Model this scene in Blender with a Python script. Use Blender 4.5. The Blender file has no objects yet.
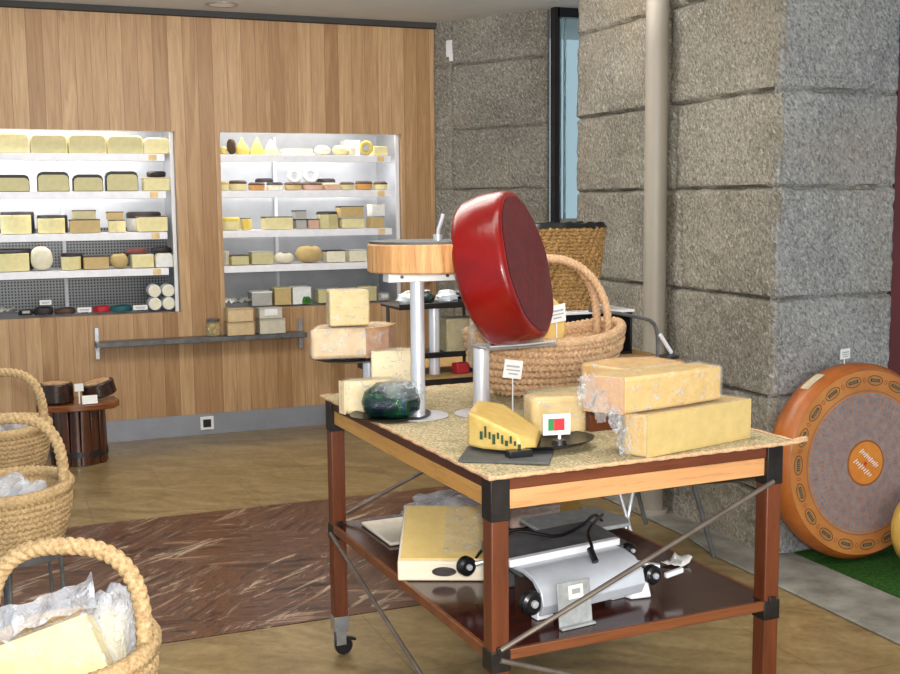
import bpy, math, random
from math import sin, cos, pi, radians as rad
from mathutils import Vector as V, Matrix, noise
random.seed(7)
S = bpy.context.scene
COL = S.collection

# ------------------------------------------------------------------ camera
def make_camera():
    f, p, r, y = 1.1386, .1176, -.0093, .3841
    F = V((sin(y)*cos(p), cos(y)*cos(p), -sin(p))); R = V((cos(y), -sin(y), 0)); U = R.cross(F)
    R2 = cos(r)*R + sin(r)*U; U2 = -sin(r)*R + cos(r)*U
    cd = bpy.data.cameras.new('camera'); co = bpy.data.objects.new('camera', cd); COL.objects.link(co)
    cd.sensor_width = 36; cd.lens = f*1000/900*36; cd.clip_start = .05
    m = Matrix((R2, U2, -F)).transposed().to_4x4(); m.translation = V((0, 0, 1.5)); co.matrix_world = m
    S.camera = co
make_camera()
# ------------------------------------------------------------------ world, lights, exposure
W = bpy.data.worlds.new('world'); S.world = W; W.use_nodes = True
W.node_tree.nodes['Background'].inputs[0].default_value = (.66, .80, .88, 1)
W.node_tree.nodes['Background'].inputs[1].default_value = .72
def area(name, loc, target, sx, sy, energy, col=(1, 1, 1), spread=pi):
    l = bpy.data.lights.new(name, 'AREA'); l.shape = 'RECTANGLE'; l.size = sx; l.size_y = sy; l.energy = energy; l.color = col
    l.spread = spread
    o = bpy.data.objects.new(name, l); COL.objects.link(o); o.location = loc
    o.rotation_euler = (V(target)-V(loc)).to_track_quat('-Z', 'Y').to_euler(); return o
area('added_front_key', (.9, -1.3, 1.45), (1.15, 4.5, 1.35), 2.6, 2.2, 100, (1, .965, .91))  # added soft key light behind the camera, lifts the ceiling too
area('camera_flash', (.03, .0, 1.60), (1.5, 4.0, 1.0), .10, .07, 62, (1, .98, .95))
area('added_ceiling_fill', (1.3, 4.9, 2.62), (1.3, 4.9, 0), 1.8, .5, 26, (1, .95, .86))  # soft fill added below the ceiling, no fixture
area('added_ceiling_fill', (1.2, 2.6, 2.62), (1.2, 2.6, 0), 1.8, .5, 20, (1, .95, .86))  # second added fill, nearer the camera
area('added_uplight', (1.3, 4.3, 2.42), (1.3, 4.9, 3.2), 2.4, .5, 60, (1, .98, .95))  # unseen light added to brighten the ceiling, without a fixture
S.view_settings.view_transform = 'Standard'; S.view_settings.look = 'None'
S.view_settings.gamma = 1; S.view_settings.exposure = .10

# ------------------------------------------------------------------ materials
def srgb(r, g, b):
    f = lambda c: (c/255/12.92) if c/255 <= .04045 else ((c/255+.055)/1.055)**2.4
    return (f(r), f(g), f(b), 1)
class NT:
    def __init__(s, name):
        s.m = bpy.data.materials.new(name); s.m.use_nodes = True; s.t = s.m.node_tree
        s.b = s.t.nodes['Principled BSDF']; s.co = None
    def n(s, typ, **k):
        nd = s.t.nodes.new(typ)
        for a, v in k.items(): setattr(nd, a, v)
        return nd
    def l(s, a, b): s.t.links.new(a, b)
    def coord(s, scale=(1, 1, 1), rot=(0, 0, 0)):
        if not s.co: s.co = s.n('ShaderNodeTexCoord')
        mp = s.n('ShaderNodeMapping'); mp.inputs['Scale'].default_value = scale; mp.inputs['Rotation'].default_value = rot
        mp.inputs['Rotation'].default_value = (0, 0, 0); m0 = s.n('ShaderNodeMapping'); m0.inputs['Rotation'].default_value = rot
        s.l(s.co.outputs['Object'], m0.inputs[0]); s.l(m0.outputs[0], mp.inputs[0]); return mp.outputs[0]
    def noise(s, v, scale, detail=4, rough=.55, dist=0):
        nd = s.n('ShaderNodeTexNoise'); nd.inputs['Scale'].default_value = scale; nd.inputs['Detail'].default_value = detail
        nd.inputs['Roughness'].default_value = rough; nd.inputs['Distortion'].default_value = dist
        s.l(v, nd.inputs['Vector']); return nd.outputs[0]
    def ramp(s, f, stops):
        r = s.n('ShaderNodeValToRGB'); e = r.color_ramp.elements
        while len(e) < len(stops): e.new(.5)
        for i, (p, c) in enumerate(stops): e[i].position = p; e[i].color = c
        s.l(f, r.inputs[0]); return r.outputs[0]
    def mix(s, f, a, b, bt='MIX'):
        m = s.n('ShaderNodeMix', data_type='RGBA', blend_type=bt)
        for sock, v in ((m.inputs[0], f), (m.inputs[6], a), (m.inputs[7], b)):
            if hasattr(v, 'links'): s.l(v, sock)
            else: sock.default_value = v
        return m.outputs[2]
    def math(s, op, a, b=None, c=None):
        m = s.n('ShaderNodeMath', operation=op)
        for i, v in enumerate((a, b, c)):
            if v is None: continue
            if hasattr(v, 'links'): s.l(v, m.inputs[i])
            else: m.inputs[i].default_value = v
        return m.outputs[0]
    def bump(s, h, strength=.3, dist=.01):
        b = s.n('ShaderNodeBump'); b.inputs['Strength'].default_value = strength; b.inputs['Distance'].default_value = dist
        s.l(h, b.inputs['Height']); s.l(b.outputs[0], s.b.inputs['Normal'])
    def set(s, col=None, rough=.5, metal=0, spec=.5, alpha=1):
        if col is not None:
            if hasattr(col, 'links'): s.l(col, s.b.inputs['Base Color'])
            else: s.b.inputs['Base Color'].default_value = col
        s.b.inputs['Roughness'].default_value = rough; s.b.inputs['Metallic'].default_value = metal
        s.b.inputs['Specular IOR Level'].default_value = spec; s.b.inputs['Alpha'].default_value = alpha
        return s.m
def plain(name, a, b=None, scale=20, rough=.5, metal=0, bump=.0, bs=60, spec=.5, alpha=1, bd=.004, stretch=(1, 1, 1)):
    t = NT(name); v = t.coord(stretch); b = b or tuple(max(0, x*.86) for x in a)
    c = t.ramp(t.noise(v, scale, 5, .6), [(.32, srgb(*b)), (.68, srgb(*a))])
    if bump: t.bump(t.noise(v, bs, 5, .65), bump, bd)
    return t.set(c, rough, metal, spec, alpha)
def wood(name, a, b, axis='z', scale=6, rough=.4, spec=.5, knots=0):
    t = NT(name); st = {'x': (.07, 1, 1), 'y': (1, .07, 1), 'z': (1, 1, .07)}[axis]
    v = t.coord(st); n1 = t.noise(v, scale*4, 6, .6, .6); n2 = t.noise(v, scale*20, 3, .7)
    c = t.ramp(n1, [(.3, srgb(*b)), (.7, srgb(*a))])
    c = t.mix(t.math('MULTIPLY', t.math('LESS_THAN', n2, .42), .25), c, srgb(*[x*.7 for x in b]))
    t.bump(n2, .1, .002); return t.set(c, rough, 0, spec)

def mat_planks():
    t = NT('vertical_oak_planks'); v = t.coord(); sp = t.n('ShaderNodeSeparateXYZ'); t.l(v, sp.inputs[0])
    fx = t.math('DIVIDE', sp.outputs[0], .0925); fl = t.math('FLOOR', fx)
    wn = t.n('ShaderNodeTexWhiteNoise', noise_dimensions='1D'); t.l(fl, wn.inputs['W'])
    # planks end at different heights
    z2 = t.math('FLOOR', t.math('ADD', t.math('DIVIDE', sp.outputs[2], 40.), t.math('MULTIPLY', wn.outputs[0], 7.3)))
    wn2 = t.n('ShaderNodeTexWhiteNoise', noise_dimensions='2D')
    cb = t.n('ShaderNodeCombineXYZ'); t.l(fl, cb.inputs[0]); t.l(z2, cb.inputs[1]); t.l(cb.outputs[0], wn2.inputs['Vector'])
    base = t.ramp(wn2.outputs[0], [(0, srgb(156, 118, 80)), (.3, srgb(178, 140, 100)), (.6, srgb(188, 150, 110)), (1, srgb(202, 166, 124))])
    cs = t.n('ShaderNodeCombineXYZ'); t.l(t.math('ADD', sp.outputs[0], t.math('MULTIPLY', wn2.outputs[0], 9.)), cs.inputs[0])
    t.l(sp.outputs[1], cs.inputs[1]); t.l(t.math('MULTIPLY', sp.outputs[2], .06), cs.inputs[2])
    g = t.noise(cs.outputs[0], 42, 6, .65, 1.2); g2 = t.noise(cs.outputs[0], 12, 3, .5, 2.)
    c = t.mix(t.ramp(g, [(.35, (.45,)*3+(1,)), (.65, (0, 0, 0, 1))]), base, srgb(128, 84, 46))
    c = t.mix(t.ramp(g2, [(.55, (0, 0, 0, 1)), (.8, (.35,)*3+(1,))]), c, srgb(228, 192, 142))
    kn = t.noise(t.coord((1, 1, .45)), 5.5, 2, .4)
    c = t.mix(t.ramp(kn, [(.73, (0, 0, 0, 1)), (.8, (.8,)*3+(1,))]), c, srgb(92, 55, 28))
    fr = t.math('FRACT', fx); seam = t.math('ADD', t.math('LESS_THAN', fr, .022), t.math('GREATER_THAN', fr, .985))
    c = t.mix(t.math('MULTIPLY', seam, .5), c, srgb(95, 62, 34))
    t.bump(g, .12, .002); return t.set(c, .45, 0, .35)
def mat_stone(name, a, b):
    t = NT(name); v = t.coord(); n1 = t.noise(v, 2.2, 5, .6); n2 = t.noise(t.coord((1, 1, .5), (.5, .5, 0)), 95, 5, .7, .6)
    c = t.ramp(n1, [(.3, srgb(*b)), (.7, srgb(*a))])
    c = t.mix(t.ramp(n2, [(.38, (.62,)*3+(1,)), (.5, (0, 0, 0, 1))]), c, srgb(58, 53, 48))
    c = t.mix(t.ramp(n2, [(.54, (0, 0, 0, 1)), (.68, (.55,)*3+(1,))]), c, srgb(216, 212, 204))
    st = t.noise(v, 1.3, 2, .5)
    c = t.mix(t.ramp(st, [(.52, (0, 0, 0, 1)), (.75, (.3,)*3+(1,))]), c, srgb(150, 128, 88))
    t.bump(n2, .8, .007); return t.set(c, .9, 0, .15)
def mat_floor():
    t = NT('beige_marble_tiles'); v = t.coord(); n1 = t.noise(t.coord((1, 2.1, 1), (0, 0, .6)), 2.6, 6, .6, 1.6); n2 = t.noise(v, 30, 4, .6)
    c = t.ramp(n1, [(.28, srgb(96, 78, 48)), (.5, srgb(130, 108, 70)), (.72, srgb(160, 138, 98))])
    c = t.mix(.18, c, t.ramp(n2, [(.3, srgb(90, 72, 44)), (.7, srgb(190, 168, 122))]))
    br = t.n('ShaderNodeTexBrick', offset=.5); br.inputs['Scale'].default_value = 1; br.inputs['Mortar Size'].default_value = .0022
    br.inputs['Brick Width'].default_value = .8; br.inputs['Row Height'].default_value = .55; t.l(v, br.inputs[0])
    c = t.mix(t.math('MULTIPLY', br.outputs['Fac'], .55), c, srgb(78, 62, 40)); return t.set(c, .3, 0, .45)
def mat_band():
    t = NT('brown_veined_marble'); v = t.coord(); sp = t.n('ShaderNodeSeparateXYZ'); t.l(v, sp.inputs[0])
    # slabs cut in diamonds, the veins turned from slab to slab
    d1 = t.math('FLOOR', t.math('DIVIDE', t.math('ADD', sp.outputs[0], sp.outputs[1]), .78))
    d2 = t.math('FLOOR', t.math('DIVIDE', t.math('SUBTRACT', sp.outputs[0], sp.outputs[1]), 1.1))
    par = t.math('ABSOLUTE', t.math('MODULO', t.math('ADD', d1, d2), 2.))
    va = t.noise(t.coord((1.5, .16, 1), (0, 0, .72)), 15, 9, .72, .5); vb = t.noise(t.coord((1.5, .16, 1), (0, 0, 1.75)), 15, 9, .72, .5)
    st = [(.36, srgb(28, 15, 12)), (.45, srgb(66, 38, 28)), (.5, srgb(106, 68, 48)), (.54, srgb(50, 28, 22)), (.62, srgb(150, 118, 96))]
    c = t.mix(par, t.ramp(va, st), t.ramp(vb, st))
    w = t.noise(t.coord((1, .12, 1), (0, 0, .9)), 12, 7, .8, 1.2); c = t.mix(t.ramp(w, [(.57, (0, 0, 0, 1)), (.62, (.7,)*3+(1,))]), c, srgb(200, 178, 152))
    return t.set(c, .28, 0, .45)
def mat_wheel_print():
    t = NT('printed_cheese_face'); v = t.coord(); sp = t.n('ShaderNodeSeparateXYZ'); t.l(v, sp.inputs[0])
    r = t.math('SQRT', t.math('ADD', t.math('POWER', sp.outputs[0], 2.), t.math('POWER', sp.outputs[2], 2.)))
    a = t.math('ARCTAN2', sp.outputs[2], sp.outputs[0])
    ring = t.math('FLOOR', t.math('DIVIDE', r, .034))
    ray = t.math('GREATER_THAN', t.math('FRACT', t.math('ADD', t.math('MULTIPLY', a, 78/(2*pi)), t.math('MULTIPLY', ring, .5))), .34)
    ing = t.math('MULTIPLY', t.math('GREATER_THAN', r, .094), t.math('LESS_THAN', r, .287))
    gap = t.math('GREATER_THAN', t.math('FRACT', t.math('DIVIDE', r, .034)), .14)
    n = t.noise(v, 40, 4, .6); n2 = t.noise(v, 5, 3, .6)
    org = t.ramp(n2, [(.3, srgb(172, 106, 50)), (.7, srgb(196, 132, 72))])
    gray = t.ramp(n, [(.3, srgb(112, 108, 118)), (.7, srgb(140, 134, 138))])
    ink = t.math('MULTIPLY', ing, t.math('ADD', t.math('MULTIPLY', t.math('MULTIPLY', ray, gap), .5), .48))
    c = t.mix(ink, org, gray)
    for r0, w, cc, f in ((.296, .004, (120, 84, 80), .6), (.387, .003, (120, 70, 34), .6), (.091, .004, (120, 60, 20), .8)):
        k = t.math('LESS_THAN', t.math('ABSOLUTE', t.math('SUBTRACT', r, r0)), w/2+.001); c = t.mix(t.math('MULTIPLY', k, f), c, srgb(*cc))
    return t.set(c, .55, 0, .3)
def mat_perf():
    t = NT('perforated_steel'); v = t.coord(); sp = t.n('ShaderNodeSeparateXYZ'); t.l(v, sp.inputs[0])
    fx = t.math('SUBTRACT', t.math('FRACT', t.math('DIVIDE', sp.outputs[0], .02)), .5)
    fz = t.math('SUBTRACT', t.math('FRACT', t.math('DIVIDE', sp.outputs[2], .02)), .5)
    d = t.math('SQRT', t.math('ADD', t.math('POWER', fx, 2.), t.math('POWER', fz, 2.)))
    c = t.mix(t.math('LESS_THAN', d, .3), srgb(104, 105, 107), srgb(22, 22, 22)); return t.set(c, .35, .5)
def mat_mat():
    t = NT('woven_hessian_mat'); v = t.coord()
    n = t.noise(v, 130, 3, .7); n2 = t.noise(v, 22, 4, .6)
    c = t.ramp(n, [(.3, srgb(112, 98, 68)), (.5, srgb(184, 168, 134)), (.7, srgb(222, 208, 178))])
    c = t.mix(t.ramp(n2, [(.45, (0, 0, 0, 1)), (.7, (.45,)*3+(1,))]), c, srgb(116, 124, 88))
    t.bump(n, .8, .004); return t.set(c, .95, 0, .1)
def mat_rope(name, a, b):
    t = NT(name); v = t.coord(); n = t.noise(t.coord((1, 1, 1)), 120, 4, .7); n2 = t.noise(v, 16, 3, .6)
    c = t.ramp(n, [(.3, srgb(*b)), (.65, srgb(*a))]); c = t.mix(t.ramp(n2, [(.4, (0, 0, 0, 1)), (.75, (.3,)*3+(1,))]), c, srgb(*[x*.75 for x in b]))
    t.bump(n, .5, .003); return t.set(c, .85, 0, .2)
def mat_wrap(name, col=(228, 232, 238), alpha=.16, rough=.12, dens=14):
    t = NT(name); v = t.coord(); n = t.noise(v, dens, 5, .7, 1.8); n2 = t.noise(v, dens*3.1, 3, .6, 1.)
    t.bump(t.math('ADD', n, t.math('MULTIPLY', n2, .5)), 1., .02)
    m = t.set(srgb(*col), rough, 0, .9)
    crease = t.ramp(n2, [(.56, (alpha,)*3+(1,)), (.7, (min(1, alpha+.42),)*3+(1,))])
    t.l(crease, t.b.inputs['Alpha']); return m
def mat_emit(name, col, st):
    t = NT(name); t.b.inputs['Emission Color'].default_value = srgb(*col); t.b.inputs['Emission Strength'].default_value = st
    return t.set(srgb(*col), .5)
def mat_glass():
    t = NT('window_glass'); m = t.set(srgb(215, 232, 236), .03, 0, .5); t.b.inputs['Transmission Weight'].default_value = 1.
    t.b.inputs['IOR'].default_value = 1.08; return m

M = {}
M['planks'] = mat_planks(); M['stone'] = mat_stone('grey_granite', (150, 144, 132), (120, 115, 104)); M['stone3'] = mat_stone('pale_grey_granite', (160, 160, 160), (136, 136, 138)); M['stone2'] = mat_stone('dark_granite', (148, 144, 134), (116, 112, 104))
M['floor'] = mat_floor(); M['band'] = mat_band(); M['wheelprint'] = mat_wheel_print(); M['perf'] = mat_perf(); M['mat'] = mat_mat()
M['ceil'] = plain('painted_ceiling', (214, 212, 208), (206, 204, 200), 2, .8)
M['ceil_dark'] = plain('ceiling_shadow_gap', (62, 60, 58), None, 3, .8)
M['steel'] = plain('brushed_steel', (190, 192, 196), (160, 162, 168), 30, .32, .85, .05, 200)
M['chrome'] = plain('polished_aluminium', (226, 227, 234), (212, 213, 222), 10, .3, .5)
M['rod'] = plain('brown_grey_rod', (132, 120, 110), (104, 92, 84), 10, .35, .5)
M['bracket'] = plain('dark_steel_bracket', (58, 52, 50), (36, 32, 32), 12, .4, .6)
M['kick'] = plain('grey_kick_plate', (150, 152, 160), (134, 136, 144), 4, .4, .3)
M['white'] = plain('white_enamel', (232, 232, 234), (222, 222, 226), 6, .4)
M['shelf'] = plain('shelf_enamel', (246, 245, 250), (232, 231, 238), 14, .4)
M['niche'] = plain('fridge_lining', (186, 187, 190), (168, 170, 174), 5, .35, .2)
M['shelf_steel'] = plain('satin_zinc', (178, 180, 180), (150, 152, 152), 40, .45, .15)
M['black'] = plain('black_plastic', (24, 24, 28), (14, 14, 16), 10, .3)
M['gunmetal'] = plain('dark_grey_metal', (104, 104, 106), (78, 78, 80), 18, .4, .1)
M['silver'] = plain('silver_painted_metal', (206, 210, 218), (184, 188, 196), 6, .3, .2)
M['redwood'] = wood('reddish_brown_wood', (116, 60, 30), (78, 36, 17), 'z', 5, .35)
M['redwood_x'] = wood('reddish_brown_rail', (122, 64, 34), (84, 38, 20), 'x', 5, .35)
M['redwood_y'] = wood('shaded_brown_rail', (84, 38, 26), (50, 22, 16), 'y', 5, .35)  # side rails coloured darker for the dimmer light on left-facing sides
M['shelfwood'] = wood('dark_mahogany_board', (74, 34, 26), (46, 18, 14), 'x', 4, .14, .6)
M['edgewood'] = wood('mahogany_edge', (134, 78, 42), (98, 52, 26), 'x', 4, .4)
M['pale_x'] = wood('pale_beech_rail', (220, 166, 114), (200, 144, 92), 'x', 5, .45)
M['pale_y'] = wood('pale_beech_side_rail', (218, 164, 92), (196, 140, 72), 'y', 5, .45)
M['block'] = wood('butcher_block', (222, 172, 116), (162, 108, 62), 'z', 9, .55, .3)
M['barrel'] = wood('stained_barrel_wood', (92, 50, 30), (34, 18, 14), 'z', 4, .22, .6)
M['rope'] = mat_rope('plaited_palm_rope', (222, 188, 150), (176, 134, 98)); M['rope2'] = mat_rope('braided_straw', (206, 178, 134), (150, 118, 80))
M['sea'] = mat_rope('seagrass_weave', (196, 154, 98), (78, 50, 26))
M['red'] = plain('red_wax', (128, 9, 7), (104, 6, 6), 9, .24, 0, .3, 14, .4, bd=.006)
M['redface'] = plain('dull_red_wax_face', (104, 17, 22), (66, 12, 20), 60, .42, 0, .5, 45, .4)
M['wrap'] = mat_wrap('cling_film'); M['wrap2'] = mat_wrap('crumpled_plastic_bag', (226, 230, 240), .4, .1, 9)
M['grass'] = plain('artificial_turf', (58, 100, 40), (26, 58, 20), 60, .9, 0, 1., 220, .1)
M['kerb'] = plain('grey_stone_kerb', (150, 148, 140), (106, 102, 94), 7, .5, 0, .3, 40, .3)
M['pipe'] = plain('painted_pipe', (158, 150, 138), (140, 132, 120), 3, .45, 0, .1, 30, stretch=(1, 1, .2))
M['glass'] = mat_glass(); M['card'] = plain('white_card', (238, 236, 232), (226, 224, 222), 8, .6)
M['ink'] = plain('grey_print', (178, 178, 186), None, 30, .7)
M['rind_or'] = plain('orange_brown_rind', (176, 100, 40), (140, 72, 24), 7, .4, 0, .2, 30)
M['slate'] = plain('slate_board', (86, 88, 88), (66, 68, 68), 14, .6)
M['darkred'] = plain('dark_red_paint', (92, 26, 26), (78, 18, 20), 4, .5)
M['green_ink'] = plain('green_stamp_ink', (46, 74, 46), None, 20, .6)
M['red_ink'] = plain('red_print', (206, 36, 48), (196, 28, 40), 20, .6); M['grn'] = plain('green_print', (36, 130, 66), (30, 120, 60), 20, .6)
M['orange'] = plain('orange_sticker', (248, 214, 150), None, 20, .6)
def foil():
    t = NT('green_blue_foil'); v = t.coord(); n = t.noise(v, 9, 3, .5, 1.2)
    c = t.ramp(n, [(.35, srgb(16, 28, 48)), (.46, srgb(20, 62, 44)), (.54, srgb(36, 96, 66)), (.6, srgb(24, 40, 84)), (.7, srgb(170, 190, 200))])
    t.bump(t.noise(v, 22, 4, .7, 1.5), .8, .01); return t.set(c, .12, .35, .8)
M['foil'] = foil()
CH = {}
def cheese(c, d=None, rough=.5, bump=.25):
    k = (c, d)
    if k not in CH:
        CH[k] = plain('cheese_paste', c, d or tuple(x*.93 for x in c), 28, rough, 0, bump, 70, .35)
    return CH[k]

# ------------------------------------------------------------------ mesh builder
class MB:
    def __init__(s): s.v = []; s.f = []; s.mi = []
    def add(s, vs, fs, mi=0, M_=None):
        b = len(s.v)
        s.v += [tuple(M_ @ V(p)) if M_ is not None else tuple(p) for p in vs]
        s.f += [tuple(i+b for i in q) for q in fs]; s.mi += [mi]*len(fs); return s
    def box(s, c, d, rz=0, mi=0, M_=None):
        x, y, z = d[0]/2, d[1]/2, d[2]/2
        vs = [(i*x, j*y, k*z) for i in (-1, 1) for j in (-1, 1) for k in (-1, 1)]
        fs = [(0, 1, 3, 2), (4, 6, 7, 5), (0, 4, 5, 1), (2, 3, 7, 6), (0, 2, 6, 4), (1, 5, 7, 3)]
        T = Matrix.Translation(c) @ Matrix.Rotation(rz, 4, 'Z')
        if M_ is not None: T = T @ M_
        return s.add(vs, fs, mi, T)
    def prism(s, poly, z0, z1, mi=0, M_=None, taper=1.):
        n = len(poly); a = sum((poly[i][0]*poly[(i+1) % n][1]-poly[(i+1) % n][0]*poly[i][1]) for i in range(n))
        if a < 0: poly = poly[::-1]
        cx = sum(p[0] for p in poly)/n; cy = sum(p[1] for p in poly)/n
        vs = [(x, y, z0) for x, y in poly]+[(cx+(x-cx)*taper, cy+(y-cy)*taper, z1) for x, y in poly]
        fs = [tuple(range(n))[::-1], tuple(range(n, 2*n))]+[(i, (i+1) % n, (i+1) % n+n, i+n) for i in range(n)]
        return s.add(vs, fs, mi, M_)
    def lathe(s, prof, seg=32, mi=0, M_=None, sx=1., sy=1., caps=True):
        vs = []; fs = []; n = len(prof)
        for i in range(seg):
            a = 2*pi*i/seg
            for r, z in prof: vs.append((r*cos(a)*sx, r*sin(a)*sy, z))
        for i in range(seg):
            j = (i+1) % seg
            for k in range(n-1): fs.append((i*n+k, j*n+k, j*n+k+1, i*n+k+1))
        if caps and prof[0][0] > 1e-6 and prof[-1][0] > 1e-6:
            fs.append(tuple(i*n for i in range(seg))[::-1]); fs.append(tuple(i*n+n-1 for i in range(seg)))
        return s.add(vs, fs, mi, M_)
    def cyl(s, a, b, r, seg=16, mi=0, r2=None):
        a = V(a); b = V(b); d = b-a; q = d.to_track_quat('Z', 'Y').to_matrix().to_4x4()
        return s.lathe([(r, 0), (r2 if r2 is not None else r, d.length)], seg, mi, Matrix.Translation(a) @ q)
    def tube(s, path, r, seg=10, closed=False, rf=None, mi=0, up=(0, 0, 1)):
        P = [V(p) for p in path]; n = len(P); vs = []; L = 0; up = V(up); prev = None
        for i in range(n):
            if closed: t = P[(i+1) % n]-P[i-1]
            else: t = P[min(i+1, n-1)]-P[max(i-1, 0)]
            t.normalize()
            if prev is None:
                u = up if abs(up.dot(t)) < .95 else V((1, 0, 0))
                a = (u-t*u.dot(t)).normalized()
            else: a = (prev-t*prev.dot(t)).normalized()
            prev = a; b = t.cross(a)
            if i: L += (P[i]-P[i-1]).length
            for k in range(seg):
                an = 2*pi*k/seg; rr = r*(rf(L, an) if rf else 1.)
                vs.append(P[i]+a*(cos(an)*rr)+b*(sin(an)*rr))
        fs = []
        for i in range(n if closed else n-1):
            j = (i+1) % n
            for k in range(seg):
                l = (k+1) % seg; fs.append((i*seg+k, i*seg+l, j*seg+l, j*seg+k))
        if not closed: fs += [tuple(range(seg))[::-1], tuple(range((n-1)*seg, n*seg))]
        return s.add(vs, fs, mi)
    def build(s, name, mats, parent=None, smooth=30, bevel=0, seg=2, loc=None, rz=0):
        me = bpy.data.meshes.new(name); me.from_pydata([tuple(v) for v in s.v], [], s.f)
        if not isinstance(mats, (list, tuple)): mats = [mats]
        for m in mats: me.materials.append(m)
        me.polygons.foreach_set('material_index', s.mi)
        me.polygons.foreach_set('use_smooth', [True]*len(s.f)); me.update()
        me.set_sharp_from_angle(angle=rad(smooth))
        o = bpy.data.objects.new(name, me); COL.objects.link(o)
        if parent: o.parent = parent
        if loc: o.location = loc
        if rz: o.rotation_euler = (0, 0, rz)
        if bevel:
            b = o.modifiers.new('bevel', 'BEVEL'); b.width = bevel; b.segments = seg; b.limit_method = 'ANGLE'; b.angle_limit = rad(35)
        return o
def fb(p, f=1., o=0):
    return noise.noise(V(p)*f+V((o, o*1.7, o*.3)))
def displace(mb, amp, f, o=0):
    mb.v = [tuple(V(p)+V((fb(p, f, o), fb(p, f, o+9), fb(p, f, o+21)))*amp) for p in mb.v]; return mb
def T(*a): return Matrix.Translation(a)
def RX(a): return Matrix.Rotation(a, 4, 'X')
def RY(a): return Matrix.Rotation(a, 4, 'Y')
def RZ(a): return Matrix.Rotation(a, 4, 'Z')

def tag(o, label, cat, group=None, kind=None):
    if label: o['label'] = label
    if cat: o['category'] = cat
    if group: o['group'] = group
    if kind: o['kind'] = kind
    return o
def thing(name, label, cat, loc=(0, 0, 0), rz=0, group=None):
    o = bpy.data.objects.new(name, None); o.empty_display_size = .05; COL.objects.link(o); o.location = loc; o.rotation_euler = (0, 0, rz)
    return tag(o, label, cat, group)
def struct(o): o['kind'] = 'structure'; return o
def dup(root, loc, rz=0, label=None, group=None, scale=None):
    r = root.copy(); COL.objects.link(r); r.location = loc; r.rotation_euler = (0, 0, rz)
    if label: r['label'] = label
    if group: r['group'] = group
    if scale: r.scale = scale
    for ch in list(root.children):
        c = ch.copy(); COL.objects.link(c); c.parent = r
        for g in list(ch.children):
            d = g.copy(); COL.objects.link(d); d.parent = c
    return r

# ================================================================== THE SETTING
YW = 7.43
struct(MB().box((1.9, 3.2, -.05), (6.2, 9.2, .1)).build('floor', M['floor'], smooth=20))
struct(MB().box((.6, 4.685, .001), (3.7, 1.63, .004)).build('trim_1', M['band']))
# kerb and turf at the right
struct(MB().prism([(2.78, -.6), (3.10, -.6), (3.10, 3.80), (3.0, 3.84), (3.0, 5.6), (2.83, 5.6), (2.83, 4.2), (2.78, 3.9)], .001, .012).build('trim_2', M['kerb'], bevel=.004))
g = MB().prism([(3.10, 1.2), (4.9, 1.2), (4.9, 3.80), (3.10, 3.80)], .0, .016)
tag(g.build('artificial_grass', M['grass']), 'strip of green artificial turf on the floor in front of the granite pillar', 'artificial grass', kind='stuff')
# ceiling
struct(MB().box((1.6, 3.2, 2.76), (5.6, 9.2, .1)).build('ceiling', M['ceil']))
struct(MB().box((.4, 7.40, 2.695), (5.0, .06, .04)).build('gap_shade_strip', M['ceil_dark']))  # dark strip painted in for the shade in the gap above the planks
# plank wall with two openings
NX = [(-1.05, 1.135), (1.42, 2.66)]; NZ0, NZ1 = .815, 1.965
w = MB(); t0 = .05
def wb(x0, x1, z0, z1): w.box(((x0+x1)/2, YW+t0/2, (z0+z1)/2), (x1-x0, t0, z1-z0))
wb(-2.2, 2.93, NZ1, 2.68); wb(-2.2, 2.93, .139, NZ0); wb(-2.2, NX[0][0], NZ0, NZ1); wb(NX[0][1], NX[1][0], NZ0, NZ1); wb(NX[1][1], 2.93, NZ0, NZ1)
struct(w.build('wall_back', M['planks']))
struct(MB().box((.35, YW+.02, .0695), (5.1, .03, .139)).build('baseboard_back', M['kick']))
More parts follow.
